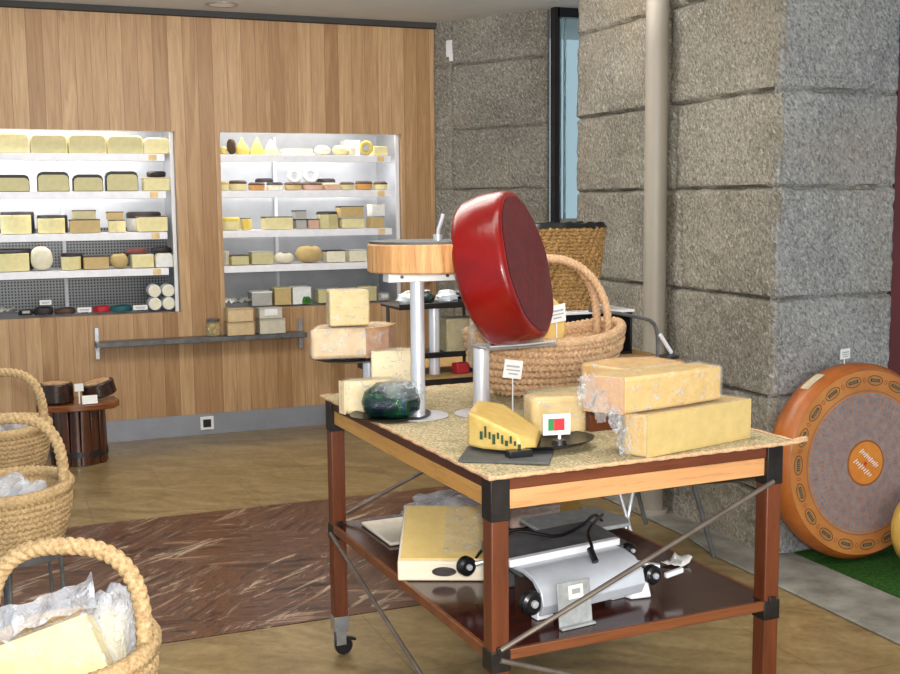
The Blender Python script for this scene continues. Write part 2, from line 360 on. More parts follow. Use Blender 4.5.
# cold cabinets behind the openings
def cabinet(label, x0, x1, rail):
    c = thing('display_fridge', label, 'display cabinet', ((x0+x1)/2, YW+.06, NZ0), group=None); L = x1-x0; h = NZ1-NZ0; D = .5
    b = MB(); b.box((0, D, h/2+.1), (L+.04, .02, h+.4)); b.box((-L/2-.01, D/2, h/2+.1), (.02, D, h+.4)); b.box((L/2+.01, D/2, h/2+.1), (.02, D, h+.4))
    b.box((0, D/2, h+.3), (L, D, .02)); b.box((0, D/2, -.012), (L, D, .02)); b.build('lining', M['niche'], c)
    MB().box((0, D-.015, .27), (L, .008, .54)).build('perforated_panel', M['perf'] if x0 < 0 else M['niche'], c)
    MB().box((rail-(x0+x1)/2, D-.03, h/2), (.022, .02, h)).build('shelf_rail', M['white'], c)
    for i, z in enumerate((1.825, 1.59, 1.33, 1.10)):
        s = MB(); xr = L/2-.06; s.box(((-L/2+xr)/2, .2, z-NZ0-.012), (L/2+xr, .38, .02)); s.box(((-L/2+xr)/2, .004, z-NZ0-.024), (L/2+xr, .012, .046))
        so = s.build('fridge_shelf', M['shelf'], c, bevel=.002)
        MB().box((xr-.075, -.0035, z-NZ0-.024), (.05, .003, .036)).build('price_sticker', M['orange'], so)
        # the tube under each of the upper shelves
    MB().box((L/2-.016, .0, h/2), (.022, .02, h)).build('door_edge', M['white'], c)
    cx = (x0+x1)/2
    area('fridge_tube', (cx, YW+.10, NZ1+.06), (cx, YW+.36, 1.6), L*.92, .05, 8 if L > 1.5 else 3.5, (1, 1, .98))
    for z, e in ((1.792, 5), (1.557, 3.2), (1.297, .9), (1.067, .12)):
        area('fridge_tube', (cx, YW+.13, z), (cx, YW+.34, z-.30), L*.9, .03, e*(1.7 if L > 1.5 else .8), (1, 1, .98))
    return c
cabinet('left lit cheese display cabinet set in the plank wall, cut by the photo edge', *NX[0], .47)
cabinet('right lit cheese display cabinet set in the plank wall, beside the stone wall', *NX[1], 1.90)

struct(MB().box((.4, 8.2, 1.35), (5.4, .1, 2.9)).build('wall_rear', M['niche']))
# granite walls
def stone(mb, o, u, n, w_, h, seed, relief=.03, ru=44, rv=30, mi=0):
    o = V(o); u = V(u); n = V(n); vs = []; fs = []
    for j in range(rv+1):
        for i in range(ru+1):
            a = i/ru; b = j/rv; e = min(a*w_, (1-a)*w_, b*h, (1-b)*h); k = min(1, e/(.012+.008*fb((a*5, b*5, seed+3), 1)))
            jx = .012*fb((a*4, b*4, seed), 1.5); p = o+u*(a*w_)+V((0, 0, b*h))
            d = relief*(k**.5)*(.8+.35*fb(p*1.0, 4, seed))+.007*fb(p, 20, seed)*k+.003*fb(p, 60, seed)*k
            vs.append(p+n*d+V((0, 0, jx*(1-k))))
    for j in range(rv):
        for i in range(ru):
            q = j*(ru+1)+i; fs.append((q, q+1, q+ru+2, q+ru+1))
    mb.add(vs, fs, mi)
Z = [-.14, .27, .68, 1.09, 1.55, 1.94, 2.38, 2.80]
sd = MB(); sd.box((3.30, 4.68, 1.38), (.58, 1.67, 2.84))
for i in range(7):
    ys = [5.53, 4.56+.06*((i*7) % 3-1), 3.818]
    for a, b in zip(ys, ys[1:]): stone(sd, (3.005, a, Z[i]), (0, -1, 0), (-1, 0, 0), a-b, Z[i+1]-Z[i], i*3+int(a*7), .035)
    # pillar front
    stone(sd, (2.979, 3.845, Z[i]), (1, 0, 0), (0, -1, 0), .628, Z[i+1]-Z[i], i*5+50, .03, mi=1)
struct(sd.build('wall_right', [M['stone'], M['stone3']], smooth=60))
bk = MB(); A = V((2.90, 7.42, 0)); B = V((3.36, 6.62, 0)); u = (B-A).normalized(); n = V((u.y, -u.x, 0)); L = (B-A).length
bk.add([A-n*.0, B-n*.0, B-n*.03, A-n*.03, A-n*0+V((0, 0, 2.75)), B+V((0, 0, 2.75)), B-n*.03+V((0, 0, 2.75)), A-n*.03+V((0, 0, 2.75))], [(0, 1, 5, 4), (1, 2, 6, 5), (2, 3, 7, 6), (3, 0, 4, 7)])
ZB = [0, .4, .80, 1.19, 1.585, 1.99, 2.42, 2.76]
for i in range(7):
    stone(bk, A+V((0, 0, ZB[i])), u, n, .16, ZB[i+1]-ZB[i], 80+i, .02, 12, 24)
    stone(bk, A+u*.16+V((0, 0, ZB[i])), u, n, L-.16, ZB[i+1]-ZB[i], 90+i, .03)
struct(bk.build('wall_corner', M['stone2'], smooth=60))
# dark red door frame beyond the pillar
struct(MB().box((3.69, 3.88, 1.35), (.16, .08, 2.7)).build('door_1', M['darkred']))
struct(MB().box((4.3, 4.0, 1.35), (1.1, .06, 2.7)).build('wall_far_right', M['darkred']))
# slot window between the corner and the side wall
wn = struct(MB().box((3.385, 6.56, 1.36), (.035, .06, 2.7)).box((4.1, 6.56, 1.36), (.05, .06, 2.7)).box((3.74, 6.56, 2.68), (.7, .06, .06)).build('window_1', M['black']))
MB().box((3.74, 6.56, 2.02), (.66, .008, 1.26)).build('window_glass', M['glass'], wn)
MB().box((3.475, 6.60, 2.02), (.010, .02, 1.26)).box((3.443, 6.60, 2.02), (.006, .02, 1.26)).build('window_mullion', M['white'], wn)
MB().box((3.74, 6.56, .74), (.66, .1, 1.3)).build('window_sill', M['kerb'], wn)
# pipe
p = MB().cyl((2.90, 4.60, .012), (2.90, 4.60, 2.71), .053, 32); p.cyl((2.90, 4.6, .012), (2.90, 4.6, .03), .075, 32)
tag(p.build('support_pipe', M['pipe']), 'grey painted round pipe running up in front of the granite side wall', 'pipe')
# plaster patch / sensor at the top of the wall edge
tag(MB().box((2.955, 7.27, 2.53), (.05, .02, .11), -1.03).box((2.962, 7.258, 2.47), (.03, .02, .05), -1.03).build('wall_sensor', M['white'], bevel=.004), 'small white sensor high on the stone next to the plank wall', 'sensor')
# recessed ceiling lamp
lp = thing('recessed_ceiling_lamp', 'flat round recessed lamp in the ceiling above the plank wall', 'ceiling lamp', (1.40, 7.12, 2.71))
MB().lathe([(.075, 0), (.085, -.006), (.10, -.004), (.10, 0)], 28, caps=False).build('lamp_ring', M['steel'], lp); MB().lathe([(.0, -.003), (.075, -.003)], 28).build('lamp_glass', M['card'], lp)
# wall socket
sk = thing('wall_socket', 'white framed wall socket with a black centre on the grey kick board', 'socket', (1.275, YW+.004, .075))
MB().box((0, -.004, 0), (.088, .012, .088)).build('socket_frame', M['white'], sk, bevel=.004); MB().box((0, -.011, 0), (.052, .006, .052)).build('socket_centre', M['black'], sk, bevel=.002)

# ledge along the plank wall
wl = thing('wall_ledge', 'long grey metal ledge bracketed to the plank wall below the cabinets', 'shelf', (1.26, YW, .64))
MB().box((.0, -.075, .0), (1.34, .13, .03)).build('ledge_board', M['gunmetal'], wl, bevel=.003)
for sx in (-1, 1): MB().box((sx*.655, -.012, .0), (.026, .02, .20)).box((sx*.655, -.06, -.02), (.02, .10, .012)).build('ledge_bracket', M['steel'], wl, bevel=.002)

# ================================================================== cheeses on the lit shelves
OLIVE = (208, 198, 148); CREAM = (236, 224, 168); PALE = (240, 232, 206); TAN = (204, 176, 120); BROWN = (84, 60, 44); DARK = (44, 38, 38); WHITE = (240, 240, 236); YEL = (238, 212, 110); GREY = (178, 176, 170); ORN = (206, 152, 84); PINK = (210, 172, 150)
def halfpts(w_, d, n=14, r=.0):
    return [(-w_/2, 0), (w_/2, 0)]+[(w_/2*cos(pi*i/n), d*sin(pi*i/n)) for i in range(1, n)]
def small(kind, x, z, w_, h, c1, c2, label, cat, grp, dz=0., dy=0., rz=0):
    t = thing('shelf_cheese' if cat == 'cheese' else kind_name.get(kind, kind), label, cat, (x, YW+.085+dy, z+.001+dz), rz, grp)
    a = cheese(c1); b = cheese(c2)
    if kind == 'half':
        d = min(w_*.6, .16); q = min(h*.28, .03)
        def prof_(x, z0, z1, q): return [(-x, z0), (x, z0), (x, z1-q), (x-q*.3, z1-q*.3), (x-q, z1), (-x+q, z1), (-x+q*.3, z1-q*.3), (-x, z1-q)]
        e = .007 if c2 != DARK else .004; top = .007 if c2 != DARK else .02
        MB().prism(prof_(w_/2-e, .003, h-top, q*.8), -d+.01, 0, M_=RX(pi/2)).build('paste', a, t, bevel=.001)
        MB().prism(prof_(w_/2, 0, h, q), -d, -.004, M_=RX(pi/2)).build('rind', b, t, bevel=.004)
    elif kind == 'disc':
        r = w_/2; e = min(.012, h*.3)
        MB().lathe([(0, 0), (r-e, 0), (r-e*.3, e*.3), (r, e), (r, h-e), (r-e*.3, h-e*.3), (r-e, h), ], 30, M_=T(0, r, 0)).build('paste', a, t)
        MB().lathe([(r+.001, h*.68), (r+.002, h-e*.9), (r-e*.3, h-e*.2), (r-e, h+.002), (0, h+.003)], 30, M_=T(0, r, 0)).build('rind', b, t)
    elif kind == 'block':
        MB().box((0, .06, h/2-.002), (w_*.97, .12, h-.006)).build('paste', a, t, bevel=.004)
        MB().box((0, .062, h-.006), (w_*.985, .122, .012)).build('rind', b, t, bevel=.003)
    elif kind == 'wedge':
        MB().prism([(-.08*w_, 0), (w_*.5, .05), (w_*.46, .15), (-w_*.46, .15), (-w_*.5, .035)], 0, h-.006).build('paste', a, t, bevel=.003)
        MB().prism([(-.08*w_, .012), (w_*.48, .06), (w_*.46, .15), (-w_*.46, .15), (-w_*.48, .05)], h-.008, h).build('rind', b, t, bevel=.002)
        if c2 == DARK:
            r = w_*.56; MB().lathe([(0, 0), (r*.97, 0), (r, h*.2), (r, h+.004), (r*.95, h+.014), (0, h+.016)], 28, M_=T(.012, r+.055, 0)).build('dark_wheel', b, t)
    elif kind == 'round':
        r = w_/2; prof = [(r*(sin(pi*i/10)**.7), h/2-h/2*cos(pi*i/10)) for i in range(11)]; prof[0] = (0, 0); prof[-1] = (0, h)
        displace(MB().lathe(prof, 24, M_=T(0, r, 0)), .006, 18, x).build('paste', a, t, smooth=60)
        MB().lathe([(0, h+.001), (r*.45, h-.002), (r*.5, h-.01)], 20, M_=T(0, r, 0)).build('rind', b, t)
    elif kind == 'bell':
        r = w_/2; MB().lathe([(r*.8, 0), (r, h*.15), (r*.9, h*.35), (r*.5, h*.6), (r*.2, h*.8), (r*.16, h*.95), (0, h)], 20, M_=T(0, r, 0)).build('paste', a, t, smooth=60)
    elif kind == 'pyramid':
        r = w_/2; MB().lathe([(r*1.05, 0), (r*1.02, h*.08), (r*.1, h*.97), (0, h)], 24, M_=T(0, r, 0)).build('paste', a, t, smooth=60)
    elif kind == 'tray':
        MB().box((0, .08, .006), (w_, .14, .012)).build('tray', M['white'], t, bevel=.003)
        MB().box((0, .08, h/2+.006), (w_*.9, .12, h-.012)).build('paste', a, t, bevel=.008, seg=3)
    elif kind == 'ring':
        R = w_*.36; r = w_*.14
        MB().tube([(R*cos(2*pi*i/28), .0, R+r+R*sin(2*pi*i/28)) for i in range(28)], r, 10, True, up=(0, 1, 0)).build('paste', a, t, smooth=60)
    elif kind == 'log':
        r = w_/2; MB().lathe([(0, 0), (r*.9, 0), (r, .006), (r, .11), (r*.9, .116), (0, .116)], 24, M_=T(0, 0, r) @ RX(-pi/2)).build('paste', a, t)
        MB().lathe([(0, -.001), (r*.78, -.001)], 20, M_=T(0, 0, r) @ RX(-pi/2)).build('cut_face', b, t)
    elif kind == 'carton':
        MB().box((0, .07, h/2), (w_*.97, .13, h)).build('carton', a, t, bevel=.002); MB().box((0, .068, h-.004), (w_*1.0, .138, .010)).build('lid', b, t, bevel=.002)
    elif kind == 'pack':
        displace(MB().lathe([(0, 0), (w_*.45, 0), (w_*.5, h*.3), (w_*.46, h*.8), (w_*.3, h), (0, h)], 16, M_=T(0, .06, 0), sy=.7), .006, 22, x).build('packet', a, t)
        MB().box((0, .055, h*.62), (w_*.5, .06, h*.5)).build('sticker', b, t, bevel=.002)
    elif kind == 'paper':
        mb = MB(); k = 7
        vs = [((i/k-.5)*w_, j/k*.11, h*(.35+.6*noise.random()*.9)) for j in range(k+1) for i in range(k+1)]
        mb.add(vs, [(j*(k+1)+i, j*(k+1)+i+1, (j+1)*(k+1)+i+1, (j+1)*(k+1)+i) for j in range(k) for i in range(k)])
        o = mb.build('crumpled_paper', a, t); s_ = o.modifiers.new('s', 'SOLIDIFY'); s_.thickness = .004
    elif kind == 'label':
        MB().box((0, 0, h*.55), (w_, .002, h*.7), M_=RX(-.35)).build('label_card', M['card'], t); MB().box((0, .012, .006), (w_*.5, .03, .01)).build('label_foot', M['black'], t)
        MB().box((0, -.0025, h*.6), (w_*.7, .001, h*.12), M_=RX(-.35)).box((0, -.0035, h*.42), (w_*.6, .001, h*.08), M_=RX(-.35)).build('label_print', M['ink'], t)
    return t
kind_name = {'carton': 'food_carton', 'pack': 'food_packet', 'paper': 'crumpled_paper_sheet', 'label': 'price_label'}
ZS = [1.825, 1.59, 1.33, 1.10, .823]
LN = ['top shelf', 'second shelf', 'third shelf', 'fourth shelf', 'cabinet floor']
RD = dict(half='half wheel of cheese', disc='round cheese', block='block of cheese', wedge='cut cheese wedge', round='ball shaped cheese', bell='yellow pear shaped cheese', pyramid='cone shaped cheese', tray='cheese in a flat tray', ring='cheese ring', log='round cheese log', carton='box', pack='packet', paper='sheet of crumpled paper', label='price label')
def cname(c):
    D = {OLIVE: 'olive yellow', CREAM: 'cream', PALE: 'pale cream', TAN: 'tan', BROWN: 'brown', DARK: 'dark', WHITE: 'white', YEL: 'yellow', GREY: 'greyish', ORN: 'orange tan', PINK: 'pinkish'}
    return D.get(c, 'coloured')
LEFT = {0: [('half', .145, .25, .12, CREAM, PALE), ('half', .384, .215, .115, OLIVE, CREAM), ('half', .611, .227, .117, OLIVE, CREAM), ('half', .84, .22, .112, OLIVE, CREAM), ('half', 1.035, .165, .101, CREAM, PALE)],
 1: [('half', .151, .217, .103, OLIVE, DARK), ('half', .399, .187, .122, OLIVE, DARK), ('half', .605, .18, .105, OLIVE, DARK), ('half', .812, .196, .125, OLIVE, DARK), ('block', 1.025, .17, .085, CREAM, TAN)],
 2: [('wedge', .17, .178, .122, CREAM, DARK), ('wedge', .376, .164, .099, CREAM, DARK), ('block', .575, .186, .085, TAN, BROWN), ('wedge', .774, .104, .078, CREAM, BROWN), ('block', .991, .19, .10, CREAM, BROWN)],
 3: [('wedge', .11, .252, .116, CREAM, DARK), ('round', .309, .134, .15, PALE, PINK), ('wedge', .483, .119, .087, CREAM, DARK), ('block', .633, .157, .083, TAN, BROWN), ('round', .776, .117, .095, TAN, BROWN), ('block', .919, .14, .085, CREAM, PALE), ('half', 1.055, .115, .09, WHITE, PALE)],
 4: [('paper', .084, .109, .062, GREY, GREY), ('pack', .304, .12, .05, DARK, DARK), ('pack', .432, .131, .038, BROWN, DARK), ('pack', .655, .11, .04, (190, 30, 40), (190, 30, 40)), ('pack', .775, .142, .04, (30, 90, 96), (30, 90, 96)), ('pack', .20, .09, .035, DARK, GREY)]}
RIGHT = {0: [('disc', 1.462, .045, .05, YEL, CREAM), ('round', 1.515, .06, .10, BROWN, PINK), ('bell', 1.59, .099, .116, YEL, YEL), ('pyramid', 1.690, .10, .117, YEL, YEL), ('pyramid', 1.785, .115, .105, CREAM, CREAM), ('tray', 1.961, .226, .04, PALE, PALE), ('round', 2.137, .111, .066, PALE, PALE), ('round', 2.259, .106, .067, CREAM, CREAM), ('block', 2.340, .045, .054, PALE, PALE), ('ring', 2.433, .1, .07, YEL, YEL), ('block', 2.54, .10, .061, CREAM, CREAM)],
 1: [('disc', 1.462, .06, .058, CREAM, TAN), ('disc', 1.556, .115, .065, CREAM, BROWN), ('disc', 1.681, .107, .052, ORN, BROWN), ('disc', 1.802, .108, .053, PALE, DARK), ('disc', 1.931, .118, .053, TAN, BROWN), ('disc', 2.065, .138, .053, PINK, BROWN), ('block', 2.193, .1, .04, PINK, TAN), ('disc', 2.306, .099, .054, OLIVE, BROWN), ('disc', 2.429, .118, .061, ORN, BROWN), ('disc', 2.546, .095, .055, CREAM, BROWN)],
 2: [('disc', 1.493, .13, .085, CREAM, YEL), ('wedge', 1.610, .06, .079, YEL, BROWN), ('block', 1.813, .197, .086, CREAM, BROWN), ('block', 1.967, .075, .067, GREY, DARK), ('block', 2.053, .08, .067, PINK, DARK), ('wedge', 2.168, .13, .101, OLIVE, DARK), ('block', 2.334, .16, .07, CREAM, GREY), ('block', 2.507, .1, .075, TAN, GREY)],
 3: [('wedge', 1.458, .05, .092, PALE, PALE), ('block', 1.545, .12, .066, OLIVE, BROWN), ('block', 1.697, .15, .086, OLIVE, GREY), ('round', 1.855, .14, .074, PALE, BROWN), ('round', 2.037, .185, .115, TAN, BROWN), ('block', 2.205, .135, .082, PALE, DARK), ('block', 2.362, .129, .082, PALE, GREY)],
 4: [('paper', 1.471, .07, .066, WHITE, WHITE), ('paper', 1.557, .107, .07, GREY, GREY), ('carton', 1.685, .14, .094, GREY, WHITE), ('carton', 1.828, .115, .115, TAN, OLIVE), ('carton', 1.960, .13, .115, WHITE, WHITE), ('block', 2.156, .17, .096, OLIVE, GREY), ('block', 2.323, .108, .09, TAN, GREY), ('block', 2.439, .109, .1, OLIVE, CREAM)]}
for side, rows in (('left', LEFT), ('right', RIGHT)):
    for r, items in rows.items():
        items = sorted(items, key=lambda q: q[1]); where = 'on the '+LN[r] if r < 4 else 'on the cabinet floor'
        for i, (k, x, w_, h, a, b) in enumerate(items):
            ordn = ['leftmost', 'second from left', 'third from left', 'fourth from left', 'fifth from left', 'sixth from left', 'seventh from left', 'eighth from left', 'ninth from left', 'tenth from left', 'eleventh from left'][i]
            if i == len(items)-1: ordn = 'rightmost'
            cat = {'carton': 'box', 'pack': 'packet', 'paper': 'paper', 'label': 'label'}.get(k, 'cheese')
            cn = 'red' if a == (190, 30, 40) else 'teal' if a == (30, 90, 96) else cname(a)
            small(k, x, ZS[r], w_, h, a, b, '%s %s, %s, %s cabinet %s' % (cn, RD[k], ordn, side, LN[r] if r < 4 else 'floor'), cat,
                  ('cheeses' if cat == 'cheese' else 'packets and boxes')+' %s of the %s cabinet' % (where, side))
# second layer, pieces standing on others
def extra(kind, x, r, w_, h, a, b, dz, dy, label, cat='cheese', rz=0): return small(kind, x, ZS[r], w_, h, a, b, label, cat, None, dz, dy, rz)
extra('disc', 1.03, 1, .12, .035, DARK, DARK, .089, .0, 'small dark disc of cheese on the cream block, second shelf of the left cabinet')
extra('block', .575, 2, .14, .055, OLIVE, BROWN, .088, .0, 'olive block stacked on the tan block, third shelf of the left cabinet')
extra('block', .765, 2, .10, .05, TAN, BROWN, .081, .03, 'tan block stacked on a small wedge, third shelf of the left cabinet')
extra('disc', .965, 2, .22, .125, GREY, DARK, 0, .14, 'greyish wheel behind the cream block at the right end, third shelf of the left cabinet')
extra('pack', .89, 3, .14, .035, (110, 60, 54), DARK, .088, .03, 'dark red packet lying on the cream block, fourth shelf of the left cabinet', 'packet')
extra('pack', 1.05, 3, .13, .035, DARK, DARK, .093, .03, 'dark packet lying on the white half wheel, fourth shelf of the left cabinet', 'packet')
for k, (xx, zz, nm) in enumerate([(.985, 0, 'lower left'), (1.072, 0, 'lower right'), (.985, .084, 'upper left'), (1.072, .084, 'upper right')]):
    extra('log', xx, 4, .083, .083, WHITE, PALE, zz, 0, 'white cheese log, %s of four stacked in the left cabinet corner' % nm)
for xx, ww, nm in ((.318, .07, 'on the dark packet'), (.545, .084, 'left of the red packet'), (.888, .09, 'right of the teal packet')):
    extra('label', xx, 4, ww, .045, WHITE, WHITE, .052 if xx < .4 else 0, -.015 if xx > .4 else .03, 'white price label %s on the left cabinet floor' % nm, 'label')
extra('block', 1.965, 2, .075, .055, GREY, DARK, .071, .0, 'small grey white block stacked on another, third shelf of the right cabinet')
extra('block', 2.325, 2, .17, .078, TAN, DARK, .074, .0, 'brownish block on the cream block, third shelf of the right cabinet')
extra('block', 2.515, 2, .095, .08, WHITE, PALE, .079, .0, 'white block topmost at the right end, right cabinet third shelf')
for xx, ww in ((1.955, .10), (2.07, .11)):
    extra('ring', xx, 1, ww, .1, GREY, DARK, .045, .12, 'foil grey cheese ring, %s one behind the round cheeses, right cabinet' % ('left' if xx < 2 else 'right'))
extra('disc', 2.20, 1, .13, .08, GREY, DARK, 0, .14, 'greyish disc behind the small pinkish block, second shelf of the right cabinet')
extra('disc', 1.77, 1, .12, .082, GREY, DARK, 0, .16, 'greyish disc standing behind the third and fourth rounds, second shelf of the right cabinet')
extra('carton', 2.39, 0, .11, .11, WHITE, PALE, 0, .17, 'white box behind the cheese ring, top shelf of the right cabinet', 'box')
extra('block', .42, 0, .18, .128, PALE, PALE, 0, .17, 'pale lid standing behind the half wheels, top shelf of the left cabinet')
extra('block', .80, 0, .15, .125, PALE, PALE, 0, .17, 'pale block standing behind the fourth half wheel, top shelf of the left cabinet')
extra('pack', 1.99, 4, .07, .05, (70, 130, 50), (40, 100, 40), .0, -.05, 'green packet in front of the white box on the right cabinet floor', 'packet')
extra('pack', 2.56, 4, .1, .05, GREY, WHITE, 0, 0, 'silver grey packet at the far right of the right cabinet floor', 'packet')

# things on the ledge
j = thing('glass_jar', 'glass jar of yellow fruit in oil standing on the wall ledge', 'jar', (1.325, 7.355, .656))
MB().lathe([(.0, 0), (.038, 0), (.046, .008), (.048, .07), (.036, .085), (.036, .098)], 24).build('jar_glass', mat_wrap('jar_glass_material', (230, 226, 190), .25, .05, 3), j)
fr = MB()
for k in range(9): a = k*2.4; fr.lathe([(0, 0)]+[(.016*sin(pi*i/6), .016-.016*cos(pi*i/6)) for i in range(1, 6)]+[(0, .032)], 10, M_=T(.022*cos(a), .022*sin(a), .004+.008*k*.85))
fr.build('fruit', plain('yellow_fruit', (222, 170, 40), (150, 112, 30), 30, .3), j, smooth=60)
MB().lathe([(0, .094), (.04, .094), (.042, .10), (.042, .112), (.0, .114)], 24).build('jar_lid', M['gunmetal'], j)
def crate(x, z, w_, h, label, col):
    t = thing('cheese_crate', label, 'box', (x, 7.355, z), 0, 'cartons stacked on the wall ledge')
    c = cheese(col); MB().box((0, 0, h/2-.004), (w_, .12, h-.012)).build('box_body', c, t, bevel=.003); MB().box((0, 0, h-.005), (w_*1.02, .124, .01)).build('box_lid', cheese(tuple(x_*.9 for x_ in col)), t, bevel=.002)
crate(1.492, .656, .175, .088, 'tan wooden box lowest beside the glass jar on the wall ledge', (206, 180, 138)); crate(1.492, .745, .165, .088, 'tan wooden box stacked on the lower box beside the jar', (212, 186, 144))
crate(1.700, .656, .17, .10, 'pale grey box standing right of the two tan boxes on the ledge', (204, 196, 176)); crate(1.69, .757, .15, .07, 'crumpled pale box on top of the grey box on the ledge', (210, 204, 190))
tg = MB().box((1.69, 7.288, .80), (.085, .003, .042)); tag(tg.build('price_label', M['card']), 'white price label leaning on the crumpled pale box', 'label')

# ================================================================== STOOL
st = thing('barrel_stool', 'dark barrel shaped wooden stool with a half round top by the plank wall', 'stool', (.44, 6.95, 0))
pf = MB()
prof = [(.155, 0), (.162, .01), (.150, .10), (.135, .2), (.122, .325)]
seg = 16; vs = []; fs = []
for k in range(seg):
    a0 = 2*pi*k/seg; st_ = .96 if k % 2 else 1.
    pf.prism([(.1*cos(a0), .1*sin(a0)), (st_*.162*cos(a0), st_*.162*sin(a0)), (st_*.167*cos(a0+pi/seg), st_*.167*sin(a0+pi/seg)), (st_*.162*cos(a0+2*pi/seg), st_*.162*sin(a0+2*pi/seg)), (.1*cos(a0+2*pi/seg), .1*sin(a0+2*pi/seg))], 0, .325, taper=.80)
pf.build('barrel_base', M['barrel'], st, bevel=.003)
MB().lathe([(.158, .05), (.166, .05), (.162, .085), (.154, .085)], 32, caps=False).build('hoop', M['bracket'], st)
MB().prism([(-.23, -.07), (-.2, -.13), (-.1, -.17), (.1, -.17), (.2, -.13), (.235, -.05), (.22, .1), (0, .17), (-.22, .1)], .325, .362).build('stool_top', wood('varnished_stool_top', (150, 88, 44), (84, 44, 22), 'x', 5, .2), st, bevel=.006)
def rindcheese(x, y, w_, h, label, tilt, rz):
    t = thing('dark_rind_cheese', label, 'cheese', (x, y, .364), rz, 'cut cheeses with dark rinds on the stool')
    d = w_*.95; pts = [(w_/2*cos(2*pi*i/20), d/2*sin(2*pi*i/20)) for i in range(20) if not 2 < i < 5]
    Mx = T(0, 0, abs(tilt)*w_/2) @ RY(tilt)
    MB().prism(pts, 0, h, M_=Mx, taper=.96).build('rind', plain('dark_brown_rind', (64, 38, 26), (26, 18, 16), 18, .25, 0, .3, 30), t, bevel=.01, seg=3)
    MB().prism([(px*.78, py*.78) for px, py in pts], h-.002, h+.003, M_=Mx).build('cut_top', cheese((206, 166, 116), (120, 74, 44)), t, bevel=.002)
rindcheese(.325, 6.93, .20, .115, 'dark rind cheese with a cut tan top on the left of the stool', 0, .3)
rindcheese(.572, 6.95, .20, .085, 'dark rind cheese tilted over the right edge of the stool', -.22, .2)
tag(MB().box((.445, 6.82, .46), (.05, .003, .045), .1).box((.445, 6.825, .41), (.008, .003, .09), .1).build('price_label', M['card']), 'white price label standing between the two dark rind cheeses', 'label')
tag(MB().box((.50, 6.795, .389), (.085, .004, .05), .05, M_=RX(-.3)).build('price_label', M['card']), 'white price label lying at the front edge of the stool', 'label')

# ================================================================== BASKETS
def braid(p, amp=.28, n=2):
    return lambda L, a: 1-amp+amp*1.6*abs(cos(n/2*(a-2*pi*L/p)))
def oval(rx, ry, n, z): return [(rx*cos(2*pi*i/n), ry*sin(2*pi*i/n), z) for i in range(n)]
def make_basket(name, label, loc, rz, rx, ry, h, rr, arch, mat, group=None, double=False, along='x'):
    t = thing(name, label, 'basket', loc, rz, group); n_ = max(5, int(h/(rr*1.42))); wm = MB()
    for k in range(n_):
        f = k/(n_-1); s = (.80+.20*sin(f*pi/2)) if not double else (.62+.38*sin(f*pi/2)**.9); per = 2*pi*math.sqrt((rx*rx+ry*ry)/2)*s; N = int(per/.0058); p = per/round(per/.036)
        sg = 1 if k % 2 else -1
        wm.tube([(x, y, z+(.035*f*abs(x/rx)**2.5 if double else 0)) for x, y, z in oval(rx*s, ry*s, N, rr+f*(h-2*rr))], rr, 9, True, braid(sg*p, .46))
    wm.build('woven_wall', mat, t, smooth=70)
    ln = MB(); ln.lathe([(0, .006), (.6, .006), (.76, h*.3), (.93, h*.9)] if double else [(0, .006), (.8, .006), (.86, h*.3), (.97, h*.95)], 48, sx=rx-.004, sy=ry-.004); ln.build('basket_bottom', mat, t)
    per = 2*pi*math.sqrt((rx*rx+ry*ry)/2); MB().tube([(x, y, z+(.035*abs(x/rx)**2.5 if double else 0)) for x, y, z in oval(rx, ry, int(per/.006), h)], rr*(1.2 if double else 1.5), 10, True, braid(per/round(per/.05), .22, 3)).build('rim', mat, t, smooth=70)
    for q in ((-1, 1) if double else (0,)):
        pts = []; R = rx*(.83 if double else .96); N = 190
        for i in range(N+1):
            a = pi*i/N; c = cos(a); s_ = sin(a); c2 = math.copysign(abs(c)**(.9 if double else .75), c)
            off = q*(.030*(abs(c)**2))*1.0
            pts.append((R*c2, off, h+arch*s_**(.85 if double else .62)))
        MB().tube(pts, rr*(.95 if double else 1.35), 12, False, braid(.055, .22, 3)).build('handle', mat, t, smooth=70)
    return t
b1 = make_basket('straw_basket', 'straw basket nearest the camera at the lower left, holding wrapped cheese', (.10, 2.17, .505), -.38, .150, .19, .17, .0115, .20, M['rope2'], 'arched handle baskets at the left', False)
for o_ in b1.children:
    if o_.name.startswith('handle'): o_.scale = (1, 1, 1)
b2 = dup(b1, (.03, 3.44, .53), -.3, 'straw basket in the middle of the left row, with clear bags', None)
b3 = dup(b1, (.02, 4.42, .53), -.3, 'farthest straw basket of the left row', None)
def basket_stand(label, x, y, dz=0):
    t = thing('basket_stand', label, 'stand', (x, y, -dz), 0, 'thin metal stands under the straw baskets')
    MB().lathe([(0, .505), (.15, .505), (.15, .526), (0, .526)], 32).build('stand_top', M['gunmetal'], t)
    for k in range(3):
        a = 2*pi*k/3+.35; MB().cyl((.13*cos(a), .13*sin(a), .506), (.15*cos(a), .15*sin(a), dz+.003), .007, 8).build('leg', M['gunmetal'], t)
basket_stand('thin metal stand under the nearest straw basket', .10, 2.17, .025); basket_stand('thin metal stand under the middle straw basket', .03, 3.44); basket_stand('thin metal stand under the farthest straw basket', .02, 4.42)
def blob(mb, c, r, sz, seed, amp=.35, seg=28):
    prof = [(sin(pi*i/16), -cos(pi*i/16)) for i in range(17)]; prof[0] = (0, -1); prof[-1] = (0, 1)
    q = MB().lathe(prof, seg); out = []
    for p_ in q.v:
        v_ = V(p_); d = 1+amp*fb(v_, 2.2, seed)+amp*.4*abs(fb(v_, 6, seed+5)); out.append((c[0]+v_.x*r*d, c[1]+v_.y*r*d, c[2]+v_.z*sz*d))
    q.v = out; mb.add(q.v, q.f); return mb
